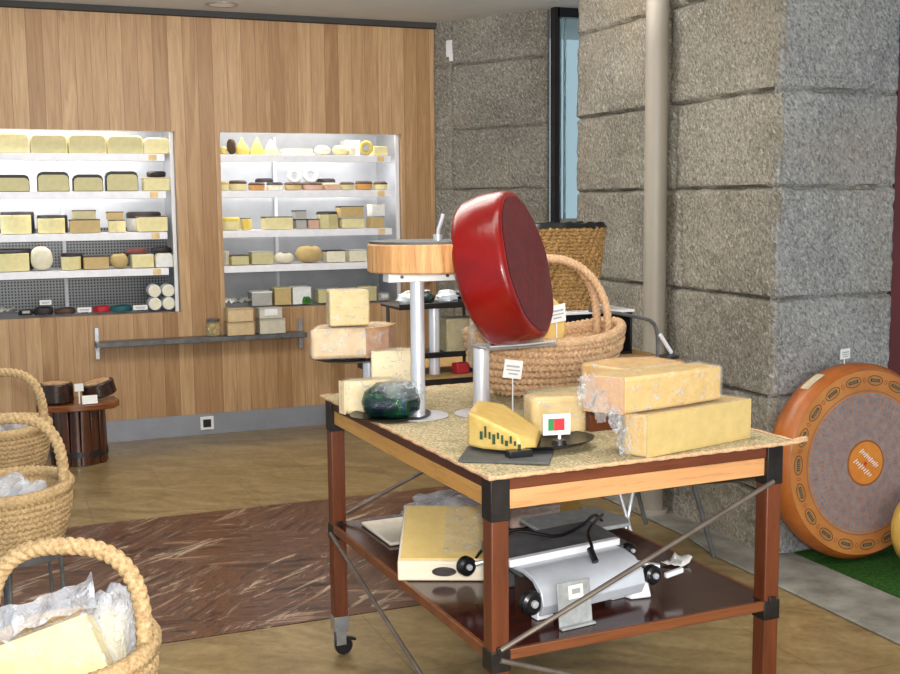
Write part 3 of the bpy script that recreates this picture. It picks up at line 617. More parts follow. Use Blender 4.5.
# nearest basket: big wedge in film
t = thing('wrapped_cheese_slab', 'large cream cheese slab in cling film leaning out of the nearest basket', 'cheese', (.075, 2.10, .555), -.30)
Ms = RX(-.35) @ RY(-.25)
sl = [(-.17, .0), (.13, .0), (.095, .185), (-.17, .165)]
def slab(poly, y0, y1, M_):
    mb = MB(); n_ = len(poly); vs = [(x, y0, z) for x, z in poly]+[(x, y1, z) for x, z in poly]
    mb.add(vs, [tuple(range(n_)), tuple(range(n_, 2*n_))[::-1]]+[(i, i+n_, (i+1) % n_+n_, (i+1) % n_) for i in range(n_)], 0, M_); return mb
slab(sl, -.04, .03, Ms).build('paste', cheese((240, 222, 160), (228, 206, 140), .3), t, bevel=.005)
wpm = slab([(x*1.04, z*1.03) for x, z in sl], -.046, .036, Ms).build('film', M['wrap'], t, bevel=.004)
fl = MB(); k = 16
vs = [((i/k-.5)*.27-.02, -.01+.03*fb((i*.5, jj*.6, 3), 1, 1)+jj*.004, .178+.02*i/k+jj*.013+.02*fb((i*.4, jj*.5, 0), 1, 4)) for jj in range(5) for i in range(k+1)]
fl.add(vs, [(jj*(k+1)+i, jj*(k+1)+i+1, (jj+1)*(k+1)+i+1, (jj+1)*(k+1)+i) for jj in range(4) for i in range(k)], 0, Ms); fl.build('film_flap', M['wrap2'], t, smooth=60)
t = thing('wrapped_cheese_wedge', 'pale cheese wedge in a clear bag behind the big slab in the nearest basket', 'cheese', (.19, 2.20, .55), -.3)
slab([(-.05, 0), (.03, 0), (.012, .15), (-.03, .17)], -.03, .03, RX(-.2)).build('paste', cheese(CREAM), t, bevel=.004)
blob(MB(), (.0, .0, .12), .062, .10, 4, .3).build('bag', M['wrap2'], t, smooth=50)
for (bx, by, nm, n_) in ((.03, 3.44, 'middle', 3), (.02, 4.42, 'farthest', 2)):
    for k in range(n_):
        x = bx+(.05, -.06, .0)[k]; y = by+(-.04, -.02, .07)[k]
        t = thing('bagged_cheese', 'clear plastic bag of cheese %s in the %s straw basket' % (('at the right', 'at the left', 'at the back')[k], nm), 'cheese', (x, y, .56), k, 'bagged cheeses in the straw baskets')
        MB().prism([(-.05, -.045), (.05, -.045), (.05, .045), (-.05, .045)], 0, .09).build('paste', cheese((214, 190, 150)), t, bevel=.008)
        blob(MB(), (0, 0, .085), .064, .075, k*3+bx*20, .3).build('bag', M['wrap2'], t, smooth=50)

# ================================================================== MAIN TABLE
TL = V((1.0421, 2.335, 0)); TA = .0362; TW, TD = .8418, 1.2213; H = .868; HS = .453; LG = .046
tb = thing('trolley_table', 'reddish wooden trolley table with steel corners, a lower board and crossed rods', 'table', TL, TA)
def leg(cx, cy, nm):
    sx = 1 if cx < TW/2 else -1; sy = 1 if cy < TD/2 else -1; x = cx+sx*LG/2; y = cy+sy*LG/2
    l = MB().box((x, y, (H+.10)/2), (LG, LG, H-.10)).build('leg', M['redwood'], tb, bevel=.003)
    MB().box((x, y, (H+.765)/2+.0005), (LG+.004, LG+.004, H-.765)).build('corner_bracket', M['bracket'], l, bevel=.002)
    MB().box((x, y, .428), (LG+.005, LG+.005, .052)).box((x-sx*.0, y, .455), (LG*.5, LG+.012, .02)).build('shelf_bracket', M['bracket'], l, bevel=.002)
    c = MB().box((x, y, .115), (LG+.003, LG+.003, .05)).box((x, y-.016, .07), (.034, .004, .06)).box((x, y+.016, .07), (.034, .004, .06)).box((x, y, .096), (.04, .036, .01)).build('caster_fork', M['steel'], l, bevel=.001)
    MB().lathe([(.0, -.011), (.026, -.011), (.03, -.007), (.03, .007), (.026, .011), (0, .011)], 24, M_=T(x+.012, y, .032) @ RX(pi/2)).build('caster_wheel', M['black'], l)
    MB().box((x+.04, y, .052), (.03, .018, .008), M_=RY(.3)).build('brake_lever', M['black'], l, bevel=.002)
for cx in (0, TW):
    for cy in (0, TD): leg(cx, cy, '')
# rails: dark above, pale below
for y, nm in ((LG/2, 'front'), (TD-LG/2, 'back')):
    MB().box((TW/2, y, .8525), (TW-2*LG, LG*.8, .031)).build('top_rail', M['redwood_x'], tb, bevel=.002)
    MB().box((TW/2, y, .8125), (TW-2*LG, LG*.5, .047)).build('lower_rail', M['pale_x'], tb, bevel=.002)
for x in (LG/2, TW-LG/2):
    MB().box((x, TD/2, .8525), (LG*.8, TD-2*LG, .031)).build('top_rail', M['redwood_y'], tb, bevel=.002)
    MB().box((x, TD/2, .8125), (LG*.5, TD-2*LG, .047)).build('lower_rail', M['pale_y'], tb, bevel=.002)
MB().box((TW/2, TD/2, H+.0025), (TW-.002, TD-.002, .006)).build('tabletop', M['redwood_x'], tb)
MB().box((TW/2, TD/2, HS-.008), (TW-.012, TD-.012, .015)).build('lower_board', M['shelfwood'], tb, bevel=.002)
MB().box((TW/2, .006, HS-.012), (TW-2*LG, .012, .026)).box((.006, TD/2, HS-.012), (.012, TD-2*LG, .026)).box((TW-.006, TD/2, HS-.012), (.012, TD-2*LG, .026)).build('board_edge', M['edgewood'], tb, bevel=.002)
def rod(a, b, y_=None): MB().cyl(a, b, .0065, 10).build('brace_rod', M['rod'], tb)
rod((.02, -.004, HS+.005), (TW-.03, -.004, .775)); rod((.02, -.004, HS-.02), (TW-.03, -.004, .14))
rod((-.004, TD-.03, HS-.03), (-.004, .03, .14)); rod((.03, TD+.004, HS+.01), (TW-.03, TD+.004, .775))
rod((TW+.004, TD-.03, HS+.01), (TW+.004, .03, .775)); rod((TW+.004, .03, HS-.02), (TW+.004, TD-.03, .14)); rod((.03, TD+.004, HS-.02), (TW-.03, TD+.004, .14))

# woven mat
R_ = TA
def tp(x, y, z=0): c, s = cos(TA), sin(TA); return V((TL.x+c*x-s*y, TL.y+s*x+c*y, z))
mt = MB(); nx, ny = 46, 64; vs = []
edge = []
for jj in range(ny+1):
    for i in range(nx+1):
        x = -.014+(TW+.045)*i/nx; y = -.022+(TD+.03)*jj/ny
        if i in (0, nx) or jj in (0, ny): x += .006*fb((i*.9, jj*.9, 0), 1, 2); y += .005*fb((i*.9, jj*.9, 5), 1, 3)
        z = .878+.0015*fb((x*9, y*9, 0), 1)
        vs.append((x, y, z))
mt.add(vs, [(jj*(nx+1)+i, jj*(nx+1)+i+1, (jj+1)*(nx+1)+i+1, (jj+1)*(nx+1)+i) for jj in range(ny) for i in range(nx)])
mo = mt.build('woven_mat', M['mat'], loc=TL, rz=TA); sm = mo.modifiers.new('s', 'SOLIDIFY'); sm.thickness = .006; sm.offset = -1
tag(mo, 'rough woven hessian mat covering the trolley table top', 'mat')
# frayed rope edge of the mat
per = [(-.014, -.022), (TW+.031, -.022), (TW+.031, TD+.008), (-.014, TD+.008)]; pts = []
for a, b in zip(per, per[1:]+per[:1]):
    for i in range(70): f = i/70; pts.append((a[0]+(b[0]-a[0])*f, a[1]+(b[1]-a[1])*f, .876))
eo = MB().tube(pts, .0048, 8, True, braid(.02, .3, 2)).build('mat_border', M['rope'], mo)
MB().tube([(TW+.02, -.014, .876), (TW+.05, -.01, .878), (TW+.078, .0, .876)], .007, 8, rf=braid(.02, .3, 2)).build('mat_knot', M['rope'], mo)
ZT = .8795

# ---- round wooden block on its aluminium stand
t = thing('cheese_cutting_stand', 'round butcher block raised on a thin aluminium post with a crossbar', 'stand', (1.145, 3.085, ZT))
zb = 1.302-ZT
MB().lathe([(0, 0), (.088, 0), (.088, .003), (.02, .006), (0, .006)], 40).build('base_plate', M['chrome'], t)
MB().cyl((0, 0, .004), (0, 0, zb-.028), .0205, 24).build('post', M['chrome'], t)
MB().box((.02, 0, zb-.014), (.23, .05, .026)).build('crossbar', M['white'], t, bevel=.002)
for sx in (-.055, .085): MB().cyl((sx, -.0255, zb-.012), (sx, -.029, zb-.012), .005, 10).build('screw', M['gunmetal'], t)
MB().lathe([(0, zb), (.151, zb), (.155, zb+.004), (.155, zb+.078), (.151, zb+.082), (0, zb+.082)], 56, M_=T(.02, .02, 0)).build('wood_block', M['block'], t)
MB().lathe([(0, zb+.082), (.149, zb+.082), (.149, zb+.089), (0, zb+.089)], 48, M_=T(.02, .02, 0)).build('black_board', M['slate'], t)
hd = MB().cyl((.075, .02, zb+.088), (.075, .02, zb+.105), .014, 14).tube([(.075, .02, zb+.10), (.077, .02, zb+.12), (.088, .02, zb+.15), (.092, .02, zb+.165)], .006, 10); hd.build('spindle_handle', M['chrome'], t)

# ---- red wheel on its own post
t = thing('wheel_stand', 'short aluminium post with a flat tray carrying the red cheese wheel', 'stand', (1.327, 3.04, ZT))
MB().lathe([(0, 0), (.08, 0), (.08, .003), (0, .004)], 36).build('base_plate', M['chrome'], t)
MB().cyl((0, 0, .004), (0, 0, .195), .0245, 24).build('post', M['chrome'], t)
MB().box((.105, -.005, .199), (.235, .11, .006), .06).build('tray', M['steel'], t, bevel=.001)
MB().tube([(.0, -.06, .205), (.11, -.068, .207), (.215, -.055, .21)], .003, 8).build('tray_wire', M['chrome'], t)
N3 = V((.718, -.649, .252)).normalized(); R0, T0 = .223, .158
zc = 1.079+R0*math.sqrt(1-N3.z**2)+(T0/2-.03)*N3.z-.004
c0 = V((1.402, 3.045, zc))
t = thing('red_wax_cheese_wheel', 'big red wax coated cheese wheel standing tilted on its tray', 'cheese', (c0.x, c0.y, 1.09))
q = N3.to_track_quat('Z', 'Y').to_matrix().to_4x4(); Mw = T(0, 0, zc-1.09) @ q
rr = .03
prof = [(0, -T0/2), (R0-rr, -T0/2)]+[(R0-rr+rr*sin(a), -T0/2+rr-rr*cos(a)) for a in [pi/2*k/6 for k in range(1, 7)]]+[(R0+.004, 0)]+[(R0-rr*.7+rr*.7*cos(a), T0/2-rr*.7+rr*.7*sin(a)) for a in [pi/2*k/6 for k in range(0, 6)]]
displace(MB().lathe(prof+[(R0-rr*.72, T0/2)], 72, M_=Mw), .004, 9).build('wax_rim', M['red'], t, smooth=50)
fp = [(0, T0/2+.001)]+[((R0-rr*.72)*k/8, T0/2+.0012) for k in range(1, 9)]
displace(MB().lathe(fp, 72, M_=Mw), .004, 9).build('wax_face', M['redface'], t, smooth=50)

# ---- table basket
make_basket('table_basket', 'oval plaited straw basket with a tall double handle on the trolley table', (1.690, 3.335, ZT), .16, .285, .165, .175, .0140, .26, M['rope'], None, True)
# content: yellow piece seen beside the red wheel
t = thing('yellow_cheese', 'yellow round edged cheese standing in the table basket behind the red wheel', 'cheese', (1.70, 3.37, ZT+.05), .2)
MB().lathe([(0, -.02), (.10, -.02), (.115, -.01), (.115, .01), (.10, .02), (0, .02)], 36, M_=T(-.03, 0, .27-.115) @ RX(pi/2) @ RY(.0)).build('paste', cheese((232, 196, 120)), t)
t = thing('net_wrapped_cheese', 'pale crumpled wrapped cheese at the left end of the table basket', 'cheese', (1.47, 3.30, ZT+.03), .2)
blob(MB(), (-.02, 0, .15), .055, .10, 3, .35).build('paste', cheese((206, 190, 170), (150, 134, 118)), t, smooth=40)
def price_card(label, x, y, z, w_, h_, stick, rz=.38, tilt=0, name='price_label'):
    t = thing(name, label, 'label', (x, y, z), rz)
    MB().box((0, 0, stick+h_/2), (w_, .0025, h_), M_=RY(tilt)).build('card', M['card'], t)
    MB().box((0, -.002, stick+h_*.66), (w_*.7, .001, h_*.1), M_=RY(tilt)).box((0, -.002, stick+h_*.45), (w_*.76, .001, h_*.07), M_=RY(tilt)).box((0, -.002, stick+h_*.25), (w_*.5, .001, h_*.08), M_=RY(tilt)).build('print', M['ink'], t)
    MB().cyl((0, .003, 0), (0, .003, stick+.01), .0022, 8).build('stick', M['white'], t); return t
price_card('white price card on a stick at the basket rim beside the red wheel', 1.655, 3.19, ZT+.17, .072, .055, .072, .30, -.08)
price_card('white price card on a tall stick in front of the table basket', 1.425, 3.03, ZT, .058, .055, .10, -.1, .15)

# ---- left back: raised tray with wrapped half wheel and block
t = thing('cheese_riser', 'short aluminium post with a small dark tray at the left back table corner', 'stand', (1.09, 3.38, ZT))
MB().lathe([(0, 0), (.05, 0), (.05, .003), (0, .004)], 30).build('base_plate', M['chrome'], t)
MB().cyl((0, 0, .003), (0, 0, .138), .019, 20).build('post', M['chrome'], t)
MB().lathe([(0, .138), (.10, .138), (.125, .146), (.127, .149), (.10, .142), (0, .142)], 40, M_=T(-.06, .0, 0)).build('tray', M['black'], t)
def film(mb, parent, grow=.004, amp=.006, seed=0, mat='wrap', f=14):
    pass
def wrapped(name, label, cat, loc, rz, poly, h, c, rind=None, edges=(), bevel=.006, amp=.006, M_=None, film_mat='wrap', ends=None, grow=1.03):
    t = thing(name, label, cat, loc, rz); M_ = M_ or Matrix.Identity(4)
    MB().prism(poly, 0, h, M_=M_).build('paste', c, t, bevel=bevel, seg=3)
    if rind:
        q = MB()
        for i in edges:
            a = V(poly[i]+(0,)); b = V(poly[(i+1) % len(poly)]+(0,)); d = (b-a).normalized(); n_ = V((d.y, -d.x, 0))*.0022
            q.add([a+n_, b+n_, b+n_+V((0, 0, h)), a+n_+V((0, 0, h)), a-n_, b-n_, b-n_+V((0, 0, h)), a-n_+V((0, 0, h))], [(0, 1, 2, 3), (5, 4, 7, 6), (3, 2, 6, 7), (1, 0, 4, 5), (0, 3, 7, 4), (1, 5, 6, 2)], 0, M_)
        q.build('rind', rind, t)
    cx = sum(p_[0] for p_ in poly)/len(poly); cy = sum(p_[1] for p_ in poly)/len(poly)
    q = MB().prism([(cx+(x-cx)*grow, cy+(y-cy)*grow) for x, y in poly], -.0005, h+.003, M_=M_)
    q.build('film', M[film_mat], t, bevel=bevel)
    if ends:
        for (ex, ey, ez, er) in ends: blob(MB(), (ex, ey, ez), er, er*1.9, ex*50, .7, 24).build('film_gather', M['wrap'], t, smooth=40)
    return t
wrapped('wrapped_half_cheese', 'half wheel of cheese in cling film with a reddish rind on the raised tray', 'cheese', (1.035, 3.37, ZT+.151), -.05,
        [(-.145, -.06), (.02, -.085), (.10, -.05), (.145, .02), (.13, .08), (.06, .12), (-.02, .12), (-.10, .06)], .092, cheese((224, 196, 150), (206, 170, 122), .35), cheese((196, 150, 106), (160, 112, 78)), (1, 2, 3, 4, 5, 6), .012)
wrapped('cheese_block', 'upright yellowish cheese block on top of the wrapped half wheel', 'cheese', (1.02, 3.37, ZT+.248), -.12,
        [(-.062, -.045), (.062, -.045), (.058, .045), (-.058, .045)], .108, cheese((222, 196, 128), (204, 176, 108), .3))
wrapped('round_cheese', 'cut round cream cheese with a pinkish rind at the left back of the table', 'cheese', (1.062, 3.215, ZT), -.1,
        [(-.115, -.0), (-.105, -.03), (-.05, -.04), (.04, -.03), (.06, .01), (.02, .03), (-.08, .03)], .098, cheese((240, 220, 172), (232, 208, 156), .4), cheese((238, 212, 170)), (0,), .012)
wrapped('cheese_block', 'smooth cream cheese block standing behind the green foil cheese', 'cheese', (1.135, 3.27, ZT), -.35,
        [(-.068, -.04), (.068, -.04), (.068, .04), (-.068, .04)], .175, cheese((242, 224, 180), (236, 214, 166), .35), bevel=.005)
t = thing('foil_cheese', 'round cheese in shiny green and blue foil on a black plate', 'cheese', (1.115, 3.095+.01, ZT+.006), 0)
pr = [(0, 0), (.06, .0), (.082, .02), (.088, .045), (.078, .078), (.05, .098), (0, .104)]
displace(MB().lathe([(a_*1.06, b_*.92) for a_, b_ in pr], 40, sy=.8, M_=T(-.045, .0, 0)), .008, 16).build('foil', M['foil'], t, smooth=60)
blob(MB(), (-.02, -.01, .07), .075, .032, 5, .3).build('film', M['wrap'], t, smooth=40)
tag(MB().lathe([(0, .001), (.10, .001), (.118, .008), (.12, .011), (.1, .005), (0, .004)], 40, M_=T(1.065, 3.105, ZT), sx=1.0, sy=.9).build('black_plate', M['black']), 'round black plate under the green foil cheese', 'plate')

# ---- front: slate, plate with two wedges, knife block
tag(MB().box((0, 0, .0035), (.22, .16, .006)).build('slate_board', M['slate'], loc=(1.155, 2.49, ZT), rz=-.55, bevel=.001), 'flat dark grey board lying at the front left of the mat', 'board')
t = thing('black_tray', 'shallow black serving tray under the two front cheese wedges', 'tray', (1.262, 2.555, ZT+.008), -.12)
MB().lathe([(0, .0), (.11, .0), (.155, .012), (.158, .016), (.11, .005), (0, .004)], 48, sy=.68).build('tray_dish', M['black'], t)
k_ = MB().box((-.08, -.112, .006), (.062, .03, .018), .1); k_.build('tray_foot', M['black'], t, bevel=.002)
gtxt = thing('olive_cheese_wedge', 'large yellow cheese wedge with green lettering on its rind, front left on the black tray', 'cheese', (1.18, 2.56, ZT+.014), 0)
bs = [(-.093, .02), (-.074, -.03), (-.005, -.105), (.05, -.085), (.125, .04), (.07, .15), (.0, .17)]; hs_ = [.085, .078, .040, .024, .022, .075, .088]
q_ = MB(); nb = len(bs); q_.add([(x, y, 0) for x, y in bs]+[(x*.97, y*.97+.004, h_) for (x, y), h_ in zip(bs, hs_)], [tuple(range(nb))[::-1]]+[(i, (i+1) % nb, (i+1) % nb+nb, i+nb) for i in range(nb)]+[(nb, nb+1, nb+6), (nb+1, nb+5, nb+6), (nb+1, nb+2, nb+5), (nb+2, nb+4, nb+5), (nb+2, nb+3, nb+4)])
q_.build('paste', cheese((212, 182, 108), (196, 162, 86), .3), gtxt, bevel=.008, seg=3)
sp_ = MB()
for k in range(10):
    yy = .095-.0175*k; L_ = .012 if k % 3 else .016
    f_ = k/9.; x_ = -.0775+(.069)*f_*1.0; y_ = -.030-.073*f_; sp_.box((x_, y_-.0015, .042-.022*f_+.006*((k*5) % 3-1)), (.0052 if k % 3 else .0075, .0016, (.030 if k % 2 else .02)*(1-.5*f_)), -.82)
sp_.build('green_lettering', M['green_ink'], gtxt)
wrapped('yellow_cheese_wedge', 'yellow cheese wedge standing upright at the right of the black tray', 'cheese', (1.372, 2.645, ZT+.012), -.15,
        [(-.080, .05), (-.076, -.03), (.062, -.05), (.078, .0), (.06, .06)], .102, cheese((218, 188, 116), (202, 170, 96), .3), bevel=.014)
t = thing('flag_label', 'white card with a green and red flag on a clip in front of the wedges', 'label', (1.283, 2.475, ZT+.020), -.2)
MB().box((0, 0, .052), (.07, .002, .052)).build('card', M['card'], t); MB().box((-.0145, -.0016, .052), (.015, .001, .030)).build('flag_green', M['grn'], t)
MB().box((.0065, -.0016, .052), (.027, .001, .030)).build('flag_red', M['red_ink'], t); MB().cyl((.008, .002, .0), (.008, .002, .035), .004, 10).build('clip_post', M['white'], t)
MB().lathe([(0, 0), (.02, 0), (.016, .012), (0, .016)], 16, M_=T(.008, .004, 0)).build('clip_base', M['black'], t)

# ---- wooden riser
rz_ = thing('wooden_riser', 'low brown wooden box with a woven top on the trolley table behind the wedges', 'box', (1.66, 2.86, ZT), .04)
MB().box((0, 0, .027), (.36, .36, .054)).build('riser_box', M['redwood_x'], rz_, bevel=.002); MB().box((0, 0, .0575), (.37, .37, .006)).build('woven_top', M['mat'], rz_)
wrapped('orange_cheese_wedge', 'orange yellow wrapped cheese on the riser behind the stacked blocks', 'cheese', (1.76, 2.86, ZT+.062), .3,
        [(-.13, -.09), (.12, -.06), (.13, .07), (.0, .14), (-.13, .12)], .085, cheese((232, 188, 104), (216, 164, 80), .3), cheese((190, 120, 60)), (1, 2), .01)
# ---- stacked long blocks
ang = math.atan2(.094, .372)
wrapped('long_cheese_block', 'lower of the two long yellow cheese blocks stacked at the right front', 'cheese', (1.455, 2.335, ZT), ang,
        [(0, 0), (.385, 0), (.37, .10), (.02, .115), (-.015, .06)], .104, cheese((220, 182, 102), (202, 162, 80), .3), cheese((206, 180, 118)), (0,), .007, ends=[(-.014, .055, .03, .017), (-.012, .06, .075, .015)])
wrapped('long_cheese_block', 'upper of the two long yellow cheese blocks, wrapped in film', 'cheese', (1.402, 2.352, ZT+.108), ang-.02,
        [(0, 0), (.22, -.005), (.345, .0), (.35, .09), (.03, .125), (-.04, .10)], .088, cheese((222, 184, 100), (204, 164, 78), .3), cheese((200, 150, 96)), (4, 5), .009, ends=[(-.03, .05, .02, .018), (-.045, .08, .05, .02), (-.02, .01, -.01, .014)])

# ================================================================== UNDER SHELF
ZU = HS+.0005
# cream cover panel device
t = thing('cream_sloping_box', 'cream sloping box under plastic film on the lower board of the trolley', 'box', (1.01, 2.905, ZU), -.42)
w_, d_ = .305, .27; x0 = 0
bx = MB(); hf, hb = .055, .14
bx.add([(0, 0, 0), (w_, 0, 0), (w_, d_, 0), (.0, d_, 0), (0, 0, hf), (w_, 0, hf), (w_, d_, hb), (.0, d_, hb)], [(3, 2, 1, 0), (4, 5, 6, 7), (0, 1, 5, 4), (1, 2, 6, 5), (2, 3, 7, 6), (3, 0, 4, 7)])
bx.build('housing', cheese((240, 228, 204), (236, 222, 196), .35), t, bevel=.005)
sl_ = math.atan2(hb-hf, d_)
MB().box((w_/2, d_/2, (hf+hb)/2+.003), (w_*.95, d_*1.0, .006), M_=RX(sl_)).build('yellow_lid', cheese((236, 206, 138), (228, 196, 124), .4), t, bevel=.002)
k = 14; fl = MB(); vs = [(w_*(.42+.55*i/k), d_*(.10+.85*jj/k), hf+(hb-hf)*(.10+.85*jj/k)+.010+.006*fb((i*.5, jj*.5, 2), 1, 7)) for jj in range(k+1) for i in range(k+1)]
fl.add(vs, [(jj*(k+1)+i, jj*(k+1)+i+1, (jj+1)*(k+1)+i+1, (jj+1)*(k+1)+i) for jj in range(k) for i in range(k)]); fl.build('film', M['wrap'], t, smooth=50)
MB().lathe([(0, 0), (1, 0), (1, .003), (0, .003)], 24, sx=.034, sy=.013, M_=T(.13, -.001, .028) @ RX(pi/2)).build('oval_badge', M['bracket'], t)
tag(MB().box((0, 0, .006), (.16, .26, .011)).build('cutting_board', cheese((224, 214, 196)), loc=(1.17, 3.35, ZU), rz=.04, bevel=.004), 'thin pale cutting board behind the cream box on the lower board', 'board')
# knob rod of the heater
def knob(parent, x, y, z, r=.026, ax='y'):
    MT = T(x, y, z) @ RX(pi/2); MB().lathe([(0, -.014), (r*.8, -.014), (r, -.008), (r, .010), (r*.75, .016), (0, .016)], 24, M_=MT).build('black_knob', M['black'], parent)
    MB().lathe([(0, 0), (r*.34, 0), (r*.3, .006), (0, .007)], 16, M_=T(x, y-.016, z) @ RX(pi/2)).build('knob_cap', M['chrome'], parent)
ht = thing('raclette_grill', 'silver raclette grill with black knobs lying on the lower board', 'kitchen appliance', (1.375, 2.56, ZU), .16)
hp = [(-.085, .022), (-.098, .05), (-.088, .085), (-.055, .112), (-.01, .122), (.04, .12), (.04, .11), (-.01, .11), (-.05, .10), (-.076, .075), (-.085, .05), (-.078, .022)]
hood = MB(); n_ = len(hp); L_ = .33
hood.add([(-L_/2, y, z) for y, z in hp]+[(L_/2, y, z) for y, z in hp], [tuple(range(n_)), tuple(range(n_, 2*n_))[::-1]]+[(i, i+n_, (i+1) % n_+n_, (i+1) % n_) for i in range(n_)])
hood.build('hood', M['silver'], ht, smooth=40, bevel=.002)
MB().box((.045, .13, .108), (.37, .19, .03), M_=RX(.12)).build('hot_plate', M['gunmetal'], ht, bevel=.003)
MB().box((.0, .035, .128), (.36, .022, .02)).build('chrome_rail', M['white'], ht, bevel=.003)
for fx, fy in ((-.13, -.045), (.12, -.03), (-.08, .2), (.15, .2)): MB().box((fx, fy, .04 if fy > 0 else .012), (.05, .03, .08 if fy > 0 else .024)).build('foot', M['white'] if fy < 0 else M['gunmetal'], ht, bevel=.003)
MB().prism([(.14, -.07), (.20, -.085), (.215, -.02), (.165, .02), (.13, .0)], .0, .075, taper=.7).build('white_end_casting', M['white'], ht, bevel=.006)
MB().cyl((.15, .0, .09), (.245, -.06, .07), .008, 10).build('swing_arm', M['chrome'], ht)
knob(ht, -.185, -.072, .058, .030); knob(ht, .205, -.075, .060, .026); knob(ht, .215, .03, .10, .018)
MB().box((.275, -.085, .055), (.06, .012, .014), M_=RY(-.1)).build('clamp_bar', M['white'], ht, bevel=.002)
kr = MB().cyl((-.19, .215, .075), (-.09, .17, .095), .006, 10); kr.build('knob_rod', M['chrome'], ht); knob(ht, -.195, .215, .075, .026)
# cables
for label, pts in (('black power cable looping over the raclette grill', [(1.20, 2.86, ZU+.006), (1.23, 2.80, ZU+.10), (1.30, 2.74, ZU+.152), (1.40, 2.70, ZU+.138), (1.50, 2.74, ZU+.145), (1.58, 2.80, ZU+.150), (1.66, 2.86, ZU+.06), (1.68, 2.95, ZU+.006)]),
                   ('black cable with a plug lying against the grill hood', [(1.60, 2.80, ZU+.150), (1.52, 2.70, ZU+.165), (1.46, 2.63, ZU+.160), (1.43, 2.56, ZU+.150), (1.415, 2.52, ZU+.135)])):
    t_ = [V(p_) for p_ in pts]; sm_ = []
    for i in range(len(t_)-1):
        a, b, c, d = t_[max(i-1, 0)], t_[i], t_[i+1], t_[min(i+2, len(t_)-1)]
        for k in range(8):
            u_ = k/8; sm_.append(.5*((2*b)+(c-a)*u_+(2*a-5*b+4*c-d)*u_**2+(3*b-a-3*c+d)*u_**3))
    sm_.append(t_[-1])
    cb_ = MB().tube(sm_, .0045, 8)
    if 'plug' in label: cb_.cyl(t_[-1]+V((0, .02, .012)), t_[-1]+V((0, -.01, -.016)), .009, 12)
    tag(cb_.build('power_cable', M['black']), label, 'cable')
# plate behind: grey tray
tag(MB().prism([(-.15, -.10), (.12, -.10), (.15, -.05), (.13, .10), (-.13, .10)], 0, .012).build('grey_tray', M['shelf_steel'], loc=(1.545, 2.86, ZU+.112), rz=.1, bevel=.003), 'flat grey metal tray lying on the back of the raclette grill', 'tray')
# L stand with label
t = thing('steel_bracket_stand', 'small brushed steel angled stand with a white label in front of the grill', 'stand', (1.305, 2.405, ZU), .13)
MB().box((0, .012, .056), (.100, .004, .112), M_=RX(-.12)).box((0, -.004, .003), (.102, .012, .006)).build('plate', M['shelf_steel'], t, bevel=.001)
MB().box((.002, .0105, .086), (.044, .003, .034), M_=RX(-.12)).build('label', M['card'], t); MB().box((.002, .0088, .088), (.024, .003, .012), M_=RX(-.12)).build('label_print', M['shelf_steel'], t)
t = wrapped('wrapped_cheese_pack', 'pinkish wrapped cheese piece at the back of the lower board', 'cheese', (1.60, 3.28, ZU), .05, [(-.09, -.04), (.09, -.05), (.085, .05), (-.08, .05)], .062, cheese((222, 190, 170), (200, 160, 140), .3))
tag(MB().box((0, 0, .05), (.12, .10, .10)).build('cardboard_box', cheese((170, 128, 60)), loc=(1.745, 3.36, ZU), rz=.3, bevel=.003), 'small brown cardboard box at the back right of the lower board', 'box')
t = thing('film_roll', 'crumpled heap of clear film at the back of the lower board', 'plastic film', (1.33, 3.34, ZU)); 
blob(MB(), (0, 0, .055), .13, .05, 9, .45, 36).build('film', M['wrap2'], t, smooth=40)
pp = MB(); k = 5; vs = [((i/k-.5)*.07, (jj/k-.5)*.06, .004+.022*abs(fb((i*.7, jj*.7, 1), 1, 2))+.01*(i == k)) for jj in range(k+1) for i in range(k+1)]
pp.add(vs, [(jj*(k+1)+i, jj*(k+1)+i+1, (jj+1)*(k+1)+i+1, (jj+1)*(k+1)+i) for jj in range(k) for i in range(k)]); po = pp.build('paper_scrap', M['card'], loc=(1.80, 2.72, ZU), rz=.4)
ps = po.modifiers.new('s', 'SOLIDIFY'); ps.thickness = .002; tag(po, 'crumpled white paper scrap at the right edge of the lower board', 'paper')

# ================================================================== REAR TABLE
rt = thing('side_table', 'thin legged side table behind the trolley with a woven brown top', 'table', (2.02, 4.25, 0))
MB().box((0, 0, .826), (1.20, .62, .03)).build('tabletop', M['bracket'], rt, bevel=.003); MB().box((0, 0, .845), (1.21, .63, .007)).build('woven_cover', plain('brown_woven_cover', (178, 146, 98), (128, 98, 60), 120, .9, 0, .6, 150, .1), rt)
for sx in (-1, 1):
    for sy in (-1, 1): MB().cyl((.54 if sx > 0 else -.12, sy*.24, .812), (.76 if sx > 0 else -.05, sy*.27-.06, 0.001), .010, 10).build('leg', M['gunmetal'], rt)
MB().cyl((.25, -.1, .812), (.44, -.26, .001), .008, 10).build('leg', M['chrome'], rt); MB().cyl((.62, -.1, .812), (.38, -.2, .001), .008, 10).build('leg', M['chrome'], rt)
ZR = .849
